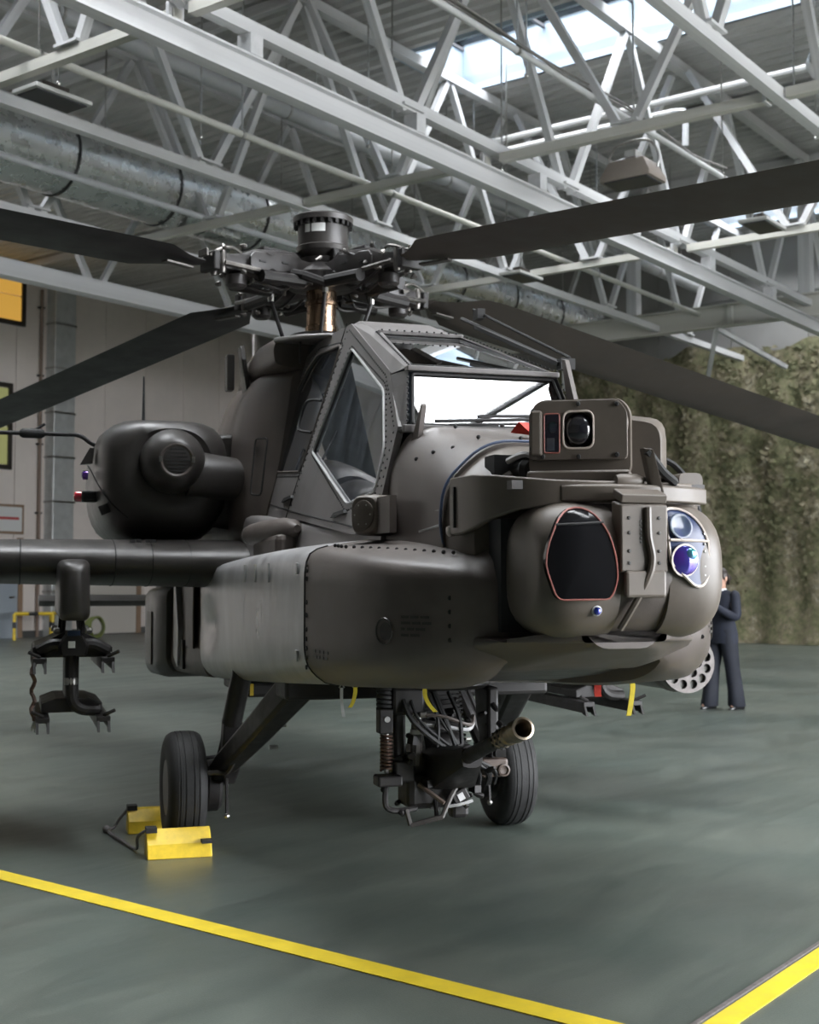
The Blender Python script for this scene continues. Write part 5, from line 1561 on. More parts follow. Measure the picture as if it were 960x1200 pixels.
BASE_ANG = -65.0
PITCHES = {0: 3.0, 1: 4.0, 2: 15.0, 3: 2.0}     # near edge raised, degrees
DROOP0 = 3.645
DROOPS = {0: .005, 1: -.063, 2: -.106, 3: -.096}
DK = [0.0]


def blade_z(r):
    return DROOP0 - .09 * min(r, 1.0) + DK[0] * max(0.0, r - 1.0)


for k in range(4):
    ang = rad(BASE_ANG + 90 * k)
    e = empty('rotor_arm', (0, 0, 0)); e.parent = heli
    e.location = (HC.x, 0, 0); e.rotation_euler = (0, 0, ang)
    DK[0] = DROOPS[k]
    z0 = blade_z(.2)
    # pitch housing: a chunky cast arm
    def sec(x, w, h, dz=0):
        return [(x, y, blade_z(x) + dz + z) for y, z in rpoly([(-w, -h), (w, -h), (w, h), (-w, h)], min(w, h) * .35, 2)]
    MB().loft([sec(.12, .09, .05, -.02), sec(.24, .10, .07, -.02), sec(.30, .11, .10, -.005), sec(.60, .105, .095, .0), sec(.66, .08, .065, .0), sec(.80, .065, .05), sec(.88, .06, .045)]).build('pitch_housing', HUBM, e, sharp=40)
    for s in (-1, 1):
        MB().loft([[(x, s * (.106 + dy), blade_z(x) + .005 + dz * 1.35) for dy, dz in rpoly([(0, -.05 * q), (.018, -.045 * q), (.018, .045 * q), (0, .05 * q)], .006, 2)] for x, q in ((.30, .5), (.34, 1), (.46, 1), (.50, .75), (.54, 1), (.64, 1), (.67, .5))]).build('housing_cover', HUBM, e, sharp=40)
        for xx in (.40, .58):
            MB().box((xx, s * .127, blade_z(xx) + .005), (.05, .006, .012)).build('cover_rib', SEAM, e, sharp=0)
        # lead-lag dampers
        MB().tube([(.30, s * .19, z0 - .13), (.62, s * .17, blade_z(.62) - .10)], .042, 10).build('lag_damper', BLACK, e)
        MB().tube([(.62, s * .15, blade_z(.62) - .06), (.86, s * .11, blade_z(.86) - .02)], .016, 8).build('damper_rod', DKSTEEL, e)
        MB().lathe((.28, s * .17, z0 - .12), (0, 0, 1), [(0, .035), (.06, .035)], 10).build('damper_end', BLACK, e)
        MB().lathe((.84, s * .05, blade_z(.84) - .075), (0, 0, 1), [(0, .02), (.02, .026), (.13, .026), (.15, .018)], 10).build('blade_pin', DKSTEEL, e)
        MB().tube(bez([(.70, s * .06, blade_z(.7) + .06), (.78, s * .07, blade_z(.78) + .09), (.88, s * .06, blade_z(.88) + .07), (.93, s * .05, blade_z(.93) + .03)], 4), .010, 6).build('bonding_strap', DKSTEEL, e)
    rk = random.Random(40 + k)
    mb = MB()
    for q in range(26):
        xx = rk.uniform(.16, .92)
        yy = rk.choice((-1, 1)) * rk.uniform(.05, .17)
        zz = blade_z(xx) + rk.uniform(-.15, .10)
        dv = Vector((rk.uniform(-1, 1), rk.uniform(-1, 1), rk.uniform(-.6, 1)))
        mb.lathe((xx, yy, zz), dv, [(0, .008), (.004, rk.uniform(.012, .020)), (.02, rk.uniform(.012, .020)), (rk.uniform(.03, .06), .007)], 7)
    mb.build('hub_fitting', DKSTEEL, e, sharp=30, stuff=True)
    for q in range(3):
        p0 = Vector((.18 + .05 * q, .12 - .12 * q, z0 - .05))
        MB().tube(bez([p0, p0 + Vector((.12, .06, -.12)), p0 + Vector((.30, .04, -.10)), (.62 + .06 * q, .10 - .09 * q, blade_z(.65) - .05)], 5), .011, 6).build('hub_hose', HUBM, e)
    MB().lathe((.70, .0, blade_z(.70) - .16), (0, 0, 1), [(0, .05), (.02, .07), (.08, .07), (.10, .05)], 16).build('lag_bearing', HUBM, e, sharp=40)
    MB().box((.90, 0, blade_z(.9)), (.05, .17, .12)).build('lug_plate', BLACK, e, sharp=0, bevel=0.01)
    MB().box((.95, 0, blade_z(.95) + .055), (.02, .10, .05)).build('lug_cap', DKSTEEL, e, sharp=0, bevel=0.006)
    # pitch link and horn
    MB().tube([(.36, .16, z0 - .08), (.34, .24, z0 - .10), (.20, .30, z0 - .14)], .03, 8).build('pitch_horn', BLACK, e)
    MB().tube([(.20, .30, z0 - .14), (.16, .20, 3.17)], .014, 8).build('pitch_link', BLACK, e)
    MB().lathe((.19, .285, z0 - .20), (0, 0, 1), [(0, .022), (.05, .022)], 10).build('link_collar', STEEL, e)
    MB().box((.42, 0, z0 + .085), (.20, .10, .03)).build('droop_stop', BLACK, e, sharp=0, bevel=0.008)
    # blade
    wd = (math.cos(rad(BASE_ANG + 90 * k) + rad(-73)), math.sin(rad(BASE_ANG + 90 * k) + rad(-73)))
    # which local side (+y or -y) looks towards the camera (world -Y)
    near = 1 if (math.cos(ang + rad(-73)) < 0) else -1
    pit = rad(PITCHES[k]) * near
    rings = []
    for r, c, t in ((.95, .16, .06), (1.02, .20, .06), (1.12, .30, .055), (1.30, .53, .052), (1.5, .533, .05), (2.5, .533, .05), (4.0, .533, .05), (5.5, .533, .05), (6.8, .533, .048), (7.05, .50, .045), (7.30, .36, .03)):
        n = 9
        top, bot = [], []
        p_ = pit * min(1.0, max(0.0, (r - .95) / .45))
        for i in range(n + 1):
            u = i / n
            h = t * (1.9 * math.sqrt(max(u, 0)) * (1 - u) + .10 * (1 - u) * u) * .75
            yy = (.5 - u) * c - .05
            top.append((yy, h * .6))
            bot.append((yy, -h * .5))
        pts = top + bot[::-1][1:-1]
        rings.append([(r, y * math.cos(p_) - z * math.sin(p_), blade_z(r) + y * math.sin(p_) + z * math.cos(p_)) for y, z in pts])
    bl = MB().loft(rings).build('rotor_blade', BLADE_B if k in (1, 2) else BLADE, e, sharp=60)
    MB().box((1.14, -.0, blade_z(1.14) - .045), (.22, .05, .012), (0, 0, .2)).build('root_fitting', DKSTEEL, e, sharp=0)

# ------------------------------------------------ main landing gear
for sg in (-1, 1):
    wh = empty('main_wheel', (0, 0, 0)); wh.parent = heli; wh.location = (0, sg * 1.015, .325)
    ty = [(-.105, .17), (-.112, .22), (-.108, .27), (-.095, .302), (-.075, .316), (-.06, .3215), (-.058, .318), (-.050, .318), (-.048, .3235), (-.03, .325), (-.028, .3205), (-.020, .3205), (-.018, .325), (.018, .325), (.020, .3205), (.028, .3205), (.03, .325), (.048, .3235), (.05, .318), (.058, .318), (.06, .3215), (.075, .316), (.095, .302), (.108, .27), (.112, .22), (.105, .17)]
    MB().lathe((0, 0, 0), (0, 1, 0), [(-.08, .12)] + ty + [(.08, .12)], 44, cap=False).build('tyre', RUBBER, wh, sharp=60)
    MB().lathe((0, 0, 0), (0, 1, 0), [(-.10, .165), (-.092, .172), (-.08, .165), (-.05, .13), (-.045, .06), (-.08, .055), (-.085, .0)], 28).build('wheel_hub', PAINT, wh, sharp=40)
    MB().lathe((0, 0, 0), (0, 1, 0), [(.10, .165), (.092, .172), (.08, .165), (.05, .13), (.045, .06), (.08, .055), (.085, .0)], 28).build('wheel_hub', PAINT, wh, sharp=40)
    mb = MB()
    for i in range(8):
        a = 2 * math.pi * i / 8
        mb.lathe((.09 * math.cos(a), -sg * -.055, .09 * math.sin(a)), (0, sg, 0), [(0, .012), (.012, .012)], 6)
    mb.build('wheel_bolt', STEEL, wh, sharp=0, stuff=True)
    g = empty('landing_gear', (0, 0, 0)); g.parent = heli
    S = lambda x, y, z: (x, sg * y, z)
    MB().loft([[S(x, y - w, z - h), S(x, y + w, z - h), S(x, y + w, z + h), S(x, y - w, z + h)] for x, y, z, w, h in ((1.30, .60, 1.02, .07, .085), (.75, .70, .74, .062, .075), (.22, .80, .48, .055, .065), (-.05, .845, .33, .05, .06))]).build('trailing_arm', BLACK, g, sharp=30, bevel=0.02)
    MB().cyl(S(0, .83, .325), S(0, .95, .325), .05, n=14).build('axle', BLACK, g)
    MB().lathe(S(0, .80, .325), (0, sg, 0), [(0, .13), (.02, .15), (.08, .15), (.10, .12)], 20).build('brake_disc', BLACK, g, sharp=40)
    MB().tube([S(.42, .74, 1.02), S(.30, .78, .72)], .058, 12).build('shock_strut', BLACK, g)
    MB().tube([S(.30, .78, .72), S(.18, .81, .50)], .040, 12).build('shock_piston', STEEL if sg > 0 else BLACK, g)
    MB().loft([[S(x, .775 - w, z), S(x, .775 + w, z), S(x - .10, .775 + w, z), S(x - .10, .775 - w, z)] for x, w, z in ((.30, .03, .80), (.34, .055, .72), (.32, .06, .55), (.26, .05, .44), (.22, .03, .36))]).build('knuckle', BLACK, g, sharp=20, bevel=0.01)
    MB().tube(bez([S(.18, 1.10, .46), S(.22, 1.03, .435), S(.26, .86, .435), S(.32, .80, .45), S(.50, .76, .60), S(.80, .70, .82)], 5), .014, 7).build('brake_line', PAINT_D, g)
    MB().tube([S(.16, 1.12, .47), S(.10, .9, .50), S(.05, .8, .50)], .012, 6).build('brake_line', BLACK, g)
    MB().tube([S(.26, .80, .40), S(.28, .80, .20)], .010, 6).build('tie_down', BLACK, g)
    MB().ball(S(.28, .80, .19), .018, 8, 6).build('tie_down_ring', STEEL, g)
    for x, z in ((.95, .86), (.72, .745), (.5, .60)):
        MB().lathe(S(x, .60, z), (0, -sg, 0), [(0, .014), (.05, .014)], 6).build('arm_bolt', STEEL, g)
    MB().box(S(1.30, .45, 1.0), (.26, .5, .12)).build('gear_mount', BLACK, g, sharp=0, bevel=0.02)
MB().box((-.55, -.35, .87), (.9, .55, .09)).build('belly_skid', BLACK, heli, sharp=0, bevel=0.02)
MB().box((.05, -.62, .885), (.012, .02, .07)).build('skid_mark', YELLOW, heli, sharp=0)

# ------------------------------------------------ chin gun
gun = empty('chin_gun', (0, 0, 0)); gun.parent = heli
MB().lathe((1.72, 0, 1.015), (0, 0, 1), [(0, .22), (.02, .25), (.06, .25), (.10, .22)], 28).build('gun_ring', BLACK, gun, sharp=40)
for sg in (-1, 1):
    MB().loft([[(x - w, sg * .235 - .03, z), (x + w, sg * .235 - .03, z), (x + w, sg * .235 + .03, z), (x - w, sg * .235 + .03, z)] for x, w, z in ((1.75, .10, 1.02), (1.76, .09, .85), (1.80, .06, .72), (1.82, .055, .64))]).build('gun_fork', BLACK, gun, sharp=20, bevel=0.015)
MB().box((1.82, -.20, .965), (.12, .16, .13)).build('servo_block', BLACK, gun, sharp=0, bevel=0.015)
MB().box((1.86, -.315, .875), (.07, .065, .115)).build('junction_box', BLACK, gun, sharp=0, bevel=0.006)
MB().lathe((1.897, -.312, .885), (1, 0, 0), [(0, .014), (.004, .014)], 12).build('box_dial', SEAL, gun)


def spring(p, q, r, turns, w=.007, n=12):
    p, q = Vector(p), Vector(q)
    d, s, u = frame(q - p)
    L = (q - p).length
    N = turns * n
    return MB().tube([p + d * (L * i / N) + (s * math.cos(2 * math.pi * i / n) + u * math.sin(2 * math.pi * i / n)) * r for i in range(N + 1)], w, 5)


spring((1.86, -.306, .81), (1.86, -.306, .645), .026, 10).build('coil_spring', mat('brown_spring', (.10, .06, .045), .4, .6), gun)
MB().cyl((1.86, -.306, .84), (1.86, -.306, .62), .012, n=8).build('spring_rod', STEEL, gun)
spring((1.84, -.31, 1.03), (1.84, -.31, .93), .032, 5, .010).build('bellows', RUBBER, gun)
MB().tube([(1.90, -.165, .875), (1.90, -.175, .67)], .030, 10).build('recoil_cylinder', PAINT_D, gun)
MB().lathe((1.90, -.165, .895), (0, 0, -1), [(0, .02), (.05, .024), (.06, .036), (.08, .036)], 12).build('cylinder_head', STEEL, gun)
MB().box((1.85, -.225, .64), (.10, .10, .10)).build('spring_foot', BLACK, gun, sharp=0, bevel=0.01)
MB().box((1.90, -.31, .605), (.10, .12, .05)).build('spring_seat', BLACK, gun, sharp=0, bevel=0.01)
# flexible feed chute
mb = MB()
for k in range(13):
    t = k / 12
    mb.box((1.70 - .05 * t, -.02 + .05 * t, 1.0 - .27 * t), (.16, .20, .017), (0.05, .1, 0))
    mb.box((1.705 - .05 * t, .085 + .05 * t, 1.0 - .27 * t), (.06, .045, .012))
mb.build('feed_chute_link', BLACK, gun, sharp=0, stuff=True)
MB().loft([[(1.70 + dx - .05 * t, -.02 + dy + .05 * t, 1.02 - .30 * t) for dx, dy in ((-.07, -.09), (.07, -.09), (.07, .09), (-.07, .09))] for t in (0, 1)]).build('feed_chute', SEAM, gun, sharp=0)
MB().tube([(1.45, .18, 1.0), (1.55, .30, .68)], .035, 10).build('chute_strut', BLACK, gun)
MB().tube([(1.40, .24, 1.0), (1.52, .36, .66)], .022, 8).build('chute_strut', BLACK, gun)
# receiver, cradle and barrel
MB().loft([[(x, y, z) for y, z in rpoly([(-w, zc - h), (w, zc - h), (w, zc + h), (-w, zc + h)], .03, 2)] for x, w, zc, h in ((1.30, .10, .60, .09), (1.55, .12, .62, .11), (1.95, .11, .66, .10), (2.12, .07, .71, .06), (2.20, .05, .74, .05))]).build('gun_receiver', BLACK, gun, sharp=35)
MB().box((1.78, .02, .655), (.14, .54, .11)).build('gun_cradle', BLACK, gun, sharp=0, bevel=0.02)
MB().box((1.85, .22, .64), (.12, .14, .09)).build('cradle_end', BROWN, gun, sharp=0, bevel=0.015)
MB().lathe((1.91, .262, .63), (1, 0, 0), [(0, .03), (.012, .03), (.014, .022), (.006, .018), (.004, 0)], 16).build('cradle_bearing', BROWN, gun)
MB().box((1.80, -.08, .54), (.20, .26, .16)).build('drive_motor_box', BLACK, gun, sharp=0, bevel=0.03)
MB().lathe((1.80, -.10, .74), (.2, 1, .1), [(0, .05), (.02, .06), (.16, .06), (.18, .045)], 16).build('drive_motor', BLACK, gun, sharp=40)
MB().tube(bez([(1.93, -.02, .60), (1.95, .02, .585), (1.95, .07, .60), (1.93, .10, .64)], 5), .014, 7).build('ejector_guard', SEAL, gun)
MB().tube([(2.10, -.015, .715), (2.60, -.018, .862)], [.036, .030], 14).build('gun_barrel', BLACK, gun)
MB().lathe((2.58, -.018, .857), (1, 0, .29), [(0, .03), (.01, .040), (.035, .040), (.04, .031), (.05, .031), (.055, .042), (.08, .042), (.085, .032), (.10, .032), (.105, .043), (.13, .043), (.14, .036), (.20, .036), (.205, .047), (.29, .047), (.292, .038), (.26, .026), (.10, .022)], 24).build('muzzle_brake', GUNSTEEL, gun, sharp=30)
mb = MB()
for k in range(3):
    for j in range(10):
        a = 2 * math.pi * j / 10
        c = Vector((2.58, -.018, .857)) + Vector((1, 0, .29)).normalized() * (.022 + k * .047)
        mb.box(c + Vector((0, .040 * math.cos(a), .040 * math.sin(a))), (.012, .012, .012))
mb.build('brake_slot', SEAM, gun, sharp=0, stuff=True)
# protective tube frame and lines
MB().tube(bez([(1.90, -.32, .57), (1.92, -.325, .49), (1.92, -.27, .465), (1.90, -.17, .47)], 5), .014, 7).build('guard_tube', BLACK, gun)
MB().tube([(1.95, -.215, .40), (1.98, -.07, .437), (1.95, -.02, .52), (1.90, .11, .70)], .013, 7).build('guard_tube', PAINT_D, gun)
MB().tube([(1.95, -.215, .40), (1.93, -.23, .47)], .012, 7).build('guard_tube', PAINT_D, gun)
MB().tube([(1.96, -.09, .43), (1.86, -.07, .55)], .011, 7).build('guard_tube', BLACK, gun)
MB().tube([(1.98, -.06, .50), (1.90, -.16, .58)], .011, 7).build('guard_tube', BROWN, gun)
MB().box((1.92, .035, .52), (.05, .08, .06), (.5, 0, 0)).build('round_counter', BLACK, gun, sharp=0, bevel=0.006)
MB().box((1.948, .035, .52), (.004, .03, .035), (.5, 0, 0)).build('counter_label', SEAL, gun, sharp=0)
MB().box((1.86, .05, .45), (.08, .09, .08)).build('link_chute', BLACK, gun, sharp=0, bevel=0.02)
MB().tube(bez([(1.93, -.02, .475), (1.95, .03, .485), (1.95, .09, .50)], 4), .008, 6).build('bright_wire', SEAL, gun)
for dz in (0, -.045):
    MB().tube(bez([(1.92, -.15, .905 + dz), (1.95, -.05, .895 + dz), (1.95, .05, .86 + dz * .6), (1.92, .10, .855 + dz * .3), (1.88, .12, .89)], 5), .009, 6).build('hydraulic_line', SEAL if dz else PAINT, gun)
    MB().lathe((1.92, -.16, .905 + dz), (0, 1, 0), [(0, .014), (.03, .014)], 8).build('line_fitting', STEEL, gun)
rk = random.Random(77)
mb = MB()
for q in range(46):
    c = Vector((rk.uniform(1.72, 1.98), rk.uniform(-.30, .24), rk.uniform(.46, .99)))
    if q % 3 == 0:
        mb.box(c, (rk.uniform(.02, .06), rk.uniform(.02, .06), rk.uniform(.02, .05)), (rk.uniform(-.5, .5), 0, rk.uniform(-.6, .6)))
    else:
        mb.lathe(c, (rk.uniform(-1, 1), rk.uniform(-1, 1), rk.uniform(-.5, .5)), [(0, .008), (.004, .014), (.03, .014), (.05, .008)], 8)
mb.build('gun_fitting', BLACK, gun, sharp=30, stuff=True)
for q in range(7):
    y0, y1 = rk.uniform(-.28, .05), rk.uniform(-.1, .22)
    MB().tube(bez([(1.84, y0, 1.0), (1.95, y0 + .02, .88), (1.96, (y0 + y1) / 2, .74), (1.93, y1, .64), (1.86, y1 + .03, .56)], 5), rk.uniform(.008, .014), 6).build('gun_hose', RUBBER, gun)
spring((1.60, .33, .99), (1.60, .34, .90), .016, 4, .004).build('coiled_cord', SEAM, gun)

# ================================================================== wheel chocks
HM = Matrix.Translation(HX) @ Matrix.Rotation(rad(-73.0), 4, 'Z')


def chock(x, y0, y1, face, label):
    """wedge-shaped yellow chock; face = +1 when its tall face looks aft to the tyre"""
    e = empty('wheel_chock', HM @ Vector((x, (y0 + y1) / 2, 0)), rad(-73.0), label, 'wheel chock', 'wheel chocks')
    L = (y1 - y0) / 2
    prof = [(-.085, 0), (.085, 0), (.085 if face < 0 else .05, .075), (.03 * -face, .145), (-.02 - .02 * face, .15), (-.085 if face > 0 else -.05, .08)]
    MB().prism([(px, -L, pz) for px, pz in prof], (0, 2 * L, 0)).build('wedge', YELLOW, e, sharp=20, bevel=0.006)
    MB().box((-.01 * face, -L + .028, .150), (.07, .06, .03)).build('end_notch', SEAM, e, sharp=0)
    MB().box((.065 * face, L - .03, .085), (.06, .06, .018)).build('finger_slot', SEAM, e, sharp=0)
    return e


chock(.36, -1.262, -.905, 1, 'yellow wooden wheel chock in front of the nearest main tyre')
chock(-.42, -1.30, -.94, -1, 'yellow wooden wheel chock behind the nearest main tyre')
rp_ = empty('chock_rope', HM @ Vector((0, -1.25, 0)), rad(-73.0), 'grey rope tying the two yellow wheel chocks together', 'rope')
MB().tube(bez([(.36, .0, .155), (.28, -.05, .10), (.20, -.05, .02), (-.05, -.10, .016), (-.25, -.14, .016), (-.40, -.16, .016), (-.46, -.12, .03), (-.45, -.09, .08), (-.42, -.03, .155)], 6), .009, 7).build('strand', mat('grey_rope', (.16, .15, .15), .9, var=.3, scale=80, bump=.4, bscale=120), rp_)
MB().ball((-.43, -.17, .022), .026, 10, 7).build('knot', mat('grey_rope_knot', (.18, .17, .17), .9), rp_)

# ================================================================== ribbons and straps on the helicopter


def hang(name, pts, w, m, label, cat, t=.004):
    p0 = Vector(pts[0])
    e = empty(name, HM @ p0, rad(-73.0), label, cat)
    pp = [Vector(p) - p0 for p in bez(pts, 6)]
    rings = []
    for i, p in enumerate(pp):
        d = (pp[min(i + 1, len(pp) - 1)] - pp[max(i - 1, 0)]).normalized()
        s_ = Vector((.25, 1, 0)).normalized() * w / 2
        n_ = d.cross(s_).normalized() * t
        rings.append([p - s_ - n_, p + s_ - n_, p + s_ + n_, p - s_ + n_])
    MB().loft(rings).build('ribbon', m, e, sharp=40)
    MB().tube([pp[0] + Vector((0, -.012, 0)), pp[0] + Vector((0, 0, .02)), pp[0] + Vector((0, .012, 0))], .004, 5).build('ring', STEEL, e)
    return e


hang('warning_ribbon', [(2.62, .42, 1.115), (2.62, .425, 1.09), (2.625, .42, 1.06), (2.62, .425, 1.035)], .030, REDTAG, 'red warning ribbon hanging under the far fairing', 'ribbon')
hang('tie_strap', [(2.55, .62, 1.095), (2.55, .625, 1.06), (2.55, .615, .99), (2.56, .60, .94)], .022, YTAG, 'yellow strap hanging below the far fairing beside the rocket pod', 'strap')
hang('tie_strap', [(2.0, -.16, 1.045), (2.0, -.16, 1.0), (2.0, -.14, .96), (2.0, -.11, .925)], .020, YTAG, 'yellow strap curling down beside the chin gun', 'strap')
hang('tie_strap', [(2.1, -.52, 1.055), (2.1, -.52, 1.03), (2.1, -.53, .99), (2.1, -.545, .965)], .018, YTAG, 'short yellow strap under the near fairing, right of a pair', 'strap')
hang('tie_strap', [(2.05, -.57, 1.05), (2.05, -.57, 1.0), (2.05, -.565, .95), (2.05, -.56, .92)], .014, SEAL, 'grey strap under the near fairing, left of a pair', 'strap')
rf = empty('warning_flag', HM @ Vector((2.84, .04, 2.10)), rad(-73.0), 'folded red warning flag lying on the nose before the windscreen', 'flag')
MB().loft([[(0, -.10, .035), (0, .08, .02)], [(.05, -.085, .075), (.05, .10, .06)], [(.10, -.06, .030), (.11, .12, .012)], [(.16, -.05, .05), (.15, .12, .03)]], cap=False, closed=False).build('cloth', REDTAG, rf, sharp=60)
MB().tube(bez([(.1, .1, .02), (.16, .14, .0), (.2, .2, .01)], 5), .005, 5).build('cord', SEAM, rf)
# warning streamer inside the nose bay
rs_ = empty('warning_streamer', HM @ Vector((3.40, -.155, 1.92)), rad(-73.0), 'small red streamer poking from the open nose bay', 'ribbon')
MB().loft([[(0, -.012, 0), (0, .012, 0)], [(.02, -.014, .05), (.02, .010, .05)], [(.03, -.008, .085), (.03, .018, .08)]], cap=False, closed=False).build('ribbon', REDTAG, rs_, sharp=60)
MB().lathe((.0, 0, 0), (0, 0, 1), [(0, .008), (.01, .008)], 8).build('pin', STEEL, rs_)

# ================================================================== the visitor
SKIN = mat('skin', (.50, .29, .21), .5, var=.06, scale=20)
SUIT = mat('navy_suit_cloth', (.008, .011, .022), .8, var=.2, scale=30)
SUITT = mat('navy_trouser_cloth', (.006, .008, .015), .8, var=.2, scale=30)
HAIR = mat('dark_brown_hair', (.020, .012, .008), .45, var=.4, scale=60)
SHIRT = mat('white_shirt', (.74, .75, .78), .7)
SHOE = mat('black_shoe', (.010, .010, .011), .25)
wom = empty('person', (3.76, 15.73, 0), math.atan2(-.60, -.80), 'person in navy trouser suit and white shirt with hands raised, hair tied back', 'person')


def skin_mesh(name, verts, edges_, radii, m, parent, root=0, sub=2):
    me = bpy.data.meshes.new(name)
    me.from_pydata(verts, edges_, [])
    o = bpy.data.objects.new(name, me)
    COL.objects.link(o)
    o.parent = parent
    sk_ = o.modifiers.new('skin', 'SKIN')
    sk_.use_smooth_shade = True
    lay = me.skin_vertices[0] if me.skin_vertices else None
    if lay is None:
        bm = bmesh.new(); bm.from_mesh(me); bm.verts.layers.skin.verify(); bm.to_mesh(me); bm.free()
        lay = me.skin_vertices[0]
    for i, r in enumerate(radii):
        lay.data[i].radius = r if isinstance(r, tuple) else (r, r)
        lay.data[i].use_root = (i == root)
    sb = o.modifiers.new('subdivision', 'SUBSURF')
    sb.levels = sb.render_levels = sub
    me.materials.append(m)
    return o


# skeleton: facing +x, left is +y
bv, be, br = [], [], []


def J(p, r, par=None):
    bv.append(p); br.append(r)
    if par is not None:
        be.append((par, len(bv) - 1))
    return len(bv) - 1


pel = J((0, 0, .93), (.15, .11))
wst = J((.01, 0, 1.08), (.115, .085), pel)
che = J((.01, 0, 1.25), (.135, .10), wst)
nkb = J((-.005, 0, 1.385), (.07, .06), che)
nk = J((.005, 0, 1.44), .047, nkb)
hd0 = J((.022, 0, 1.495), (.055, .065), nk)
hd1 = J((.022, 0, 1.555), (.068, .085), hd0)
hd2 = J((.008, 0, 1.62), (.062, .075), hd1)
HANDS = []
for s in (-1, 1):
    hp_ = J((0, s * .085, .90), .085, pel)
    fx = .10 if s < 0 else -.10
    kn = J((fx * .55 + .02, s * .105, .50), .055, hp_)
    an = J((fx, s * .125, .09), .036, kn)
    J((fx + .12, s * .135, .03), .028, an)
    sh = J((-.005, s * .165, 1.36), .055, che)
    el = J((.05, s * .235, 1.11), .040, sh)
    wr = J((.25, s * .10, 1.235), .026, el)
    pm_ = J((.305, s * .075, 1.275), (.033, .018), wr)
    HANDS.append((s, pm_))
    for k, (dy, dz, L) in enumerate(((.028, .010, .062), (.010, .022, .072), (-.010, .024, .068), (-.026, .018, .052))):
        f0 = J((.335, s * (.075 + dy), 1.295 + dz * .4), .0095, pm_)
        f1 = J((.335 + L * .6, s * (.070 + dy * .9), 1.300 + dz + .012), .0085, f0)
        J((.335 + L * .75, s * (.050 + dy * .8), 1.300 + dz - .012), .0075, f1)
    t0 = J((.295, s * .045, 1.300), .010, pm_)
    J((.325, s * .030, 1.335), .008, t0)
skin_mesh('body', bv, be, br, SKIN, wom, 0, 2)
# face
MB().loft([[(.100, -.010, 1.545), (.100, .010, 1.545), (.100, .004, 1.575)], [(.122, -.006, 1.548), (.122, .006, 1.548), (.112, .003, 1.568)], [(.126, -.001, 1.550), (.126, .001, 1.550), (.118, .001, 1.560)]]).build('nose', SKIN, wom, sharp=60)
for s in (-1, 1):
    MB().ball((.092, s * .030, 1.578), (.008, .013, .006), 10, 6).build('eye', SEAM, wom)
    MB().ball((.015, s * .076, 1.558), (.018, .010, .030), 10, 8).build('ear', SKIN, wom)
MB().ball((.098, 0, 1.520), (.010, .022, .006), 10, 6).build('mouth', mat('lips', (.32, .09, .08), .5), wom)
# hair: cap with a bun at the back
rings = []
for i in range(9):
    t = i / 8
    a = t * math.pi * .62
    rings.append([(.000 + .098 * math.sin(a) * math.cos(b) * (1.0 if math.cos(b) < .2 else .92) - .012, .086 * math.sin(a) * math.sin(b), 1.575 + .108 * math.cos(a) - (.05 * t if math.cos(b) < 0 else -.012)) for b in [2 * math.pi * j / 20 for j in range(20)]])
MB().loft(rings).build('hair', HAIR, wom, sharp=80)
MB().ball((-.115, 0, 1.565), (.042, .045, .042), 14, 9).build('hair_bun', HAIR, wom)
# clothes


def ell(cx, cy, z, rx, ry, n=20, fold=0.0, ph=0.0):
    return [(cx + rx * math.cos(2 * math.pi * j / n) * (1 + fold * math.sin(5 * 2 * math.pi * j / n + ph)), cy + ry * math.sin(2 * math.pi * j / n) * (1 + fold * math.sin(4 * 2 * math.pi * j / n + ph)), z) for j in range(n)]


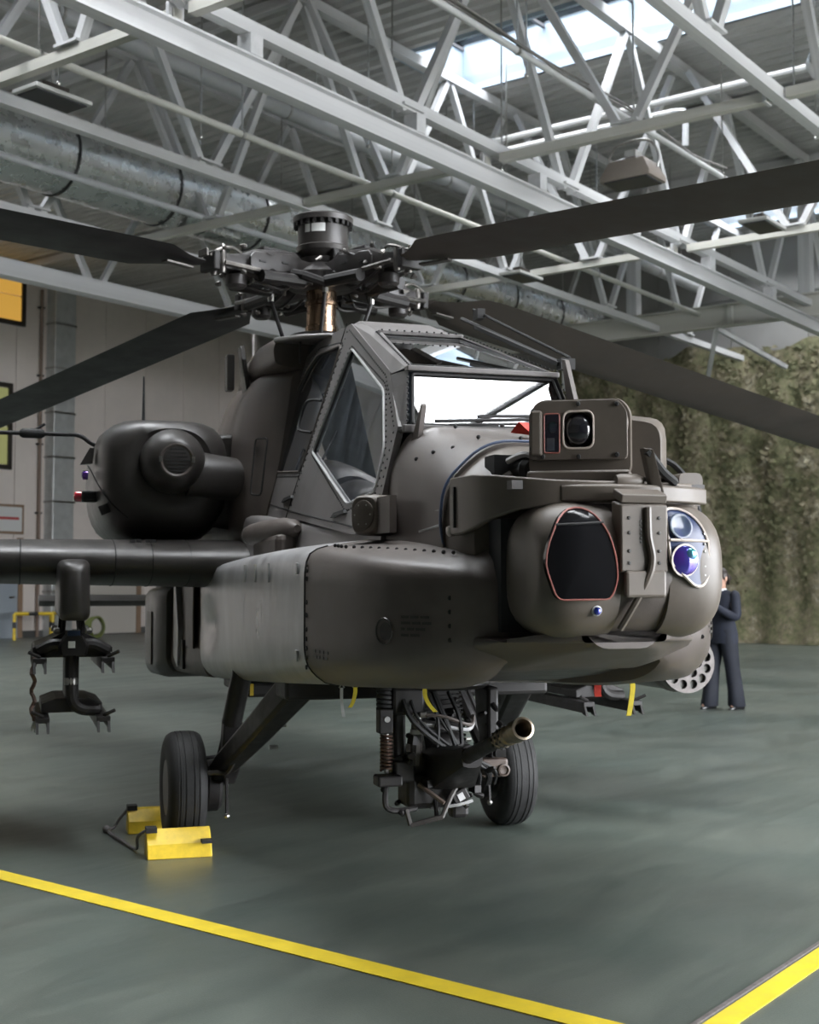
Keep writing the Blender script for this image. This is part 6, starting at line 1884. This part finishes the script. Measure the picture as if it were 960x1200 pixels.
MB().loft([ell(.0, 0, .79, .135, .205, fold=.03), ell(.0, 0, .90, .135, .205, fold=.02), ell(.005, 0, 1.00, .125, .185), ell(.01, 0, 1.09, .112, .160), ell(.012, 0, 1.20, .125, .175), ell(.01, 0, 1.29, .122, .190), ell(.0, 0, 1.365, .095, .195), ell(-.005, 0, 1.405, .070, .12), ell(-.008, 0, 1.425, .058, .068)]).build('jacket', SUIT, wom, sharp=60)
for s in (-1, 1):
    MB().tube(bez([(-.005, s * .150, 1.375), (.0, s * .195, 1.345), (.025, s * .225, 1.22), (.05, s * .240, 1.115), (.12, s * .195, 1.135), (.185, s * .145, 1.185), (.235, s * .108, 1.225)], 4), [.045, .055, .060, .062, .062, .06, .06, .06, .06, .06, .06, .06, .06, .058, .056, .054, .052, .050, .048, .046, .044, .042, .040, .040, .040], 12).build('sleeve', SUIT, wom, sharp=60)
    MB().tube([(.228, s * .112, 1.220), (.252, s * .098, 1.237)], .034, 12).build('shirt_cuff', SHIRT, wom)
    fx = .10 if s < 0 else -.10
    MB().loft([ell(.0, s * .085, .95, .115, .105), ell(.0, s * .095, .80, .112, .10), ell(fx * .5 + .01, s * .108, .50, .090, .085, fold=.03), ell(fx * .85, s * .118, .22, .098, .088, fold=.05), ell(fx + .005, s * .125, .045, .112, .098, fold=.06), ell(fx + .005, s * .125, .035, .10, .088)]).build('trouser_leg', SUITT, wom, sharp=60)
    MB().loft([[(fx - .10 + x, s * .13 + y, z) for y, z in rpoly([(-w, .0), (w, .0), (w * .85, h), (-w * .85, h)], .012, 2)] for x, w, h in ((0, .026, .06), (.05, .032, .075), (.14, .038, .06), (.21, .036, .04), (.245, .020, .022))]).build('shoe', SHOE, wom, sharp=50)
MB().prism([(.118, -.045, 1.385), (.118, .045, 1.385), (.142, .0, 1.20)], (.008, 0, .004)).build('shirt_front', SHIRT, wom, sharp=0)
MB().loft([ell(.0, 0, 1.400, .068, .070), ell(.006, 0, 1.425, .060, .060), ell(.006, 0, 1.44, .055, .055)], cap=False).build('shirt_collar', SHIRT, wom, sharp=60)
for s in (-1, 1):
    MB().prism([(.125, s * .012, 1.20), (.085, s * .075, 1.40), (.105, s * .095, 1.37), (.138, s * .05, 1.27)], (.014, 0, .006)).build('lapel', SUIT, wom, sharp=0)
ph = empty('mobile_phone', wom.matrix_world @ Vector((0, 0, 0)), 0, 'dark phone held up in both hands by the person in navy', 'phone')
Mw = Matrix.Translation(wom.location) @ Matrix.Rotation(wom.rotation_euler.z, 4, 'Z')
ph.location = Mw @ Vector((.385, 0, 1.335)); ph.rotation_euler = wom.rotation_euler
MB().box((0, 0, 0), (.010, .15, .075)).build('case', SEAM, ph, sharp=0, bevel=0.004)
MB().box((-.006, 0, 0), (.002, .14, .067)).build('screen', LBLACK, ph, sharp=0)
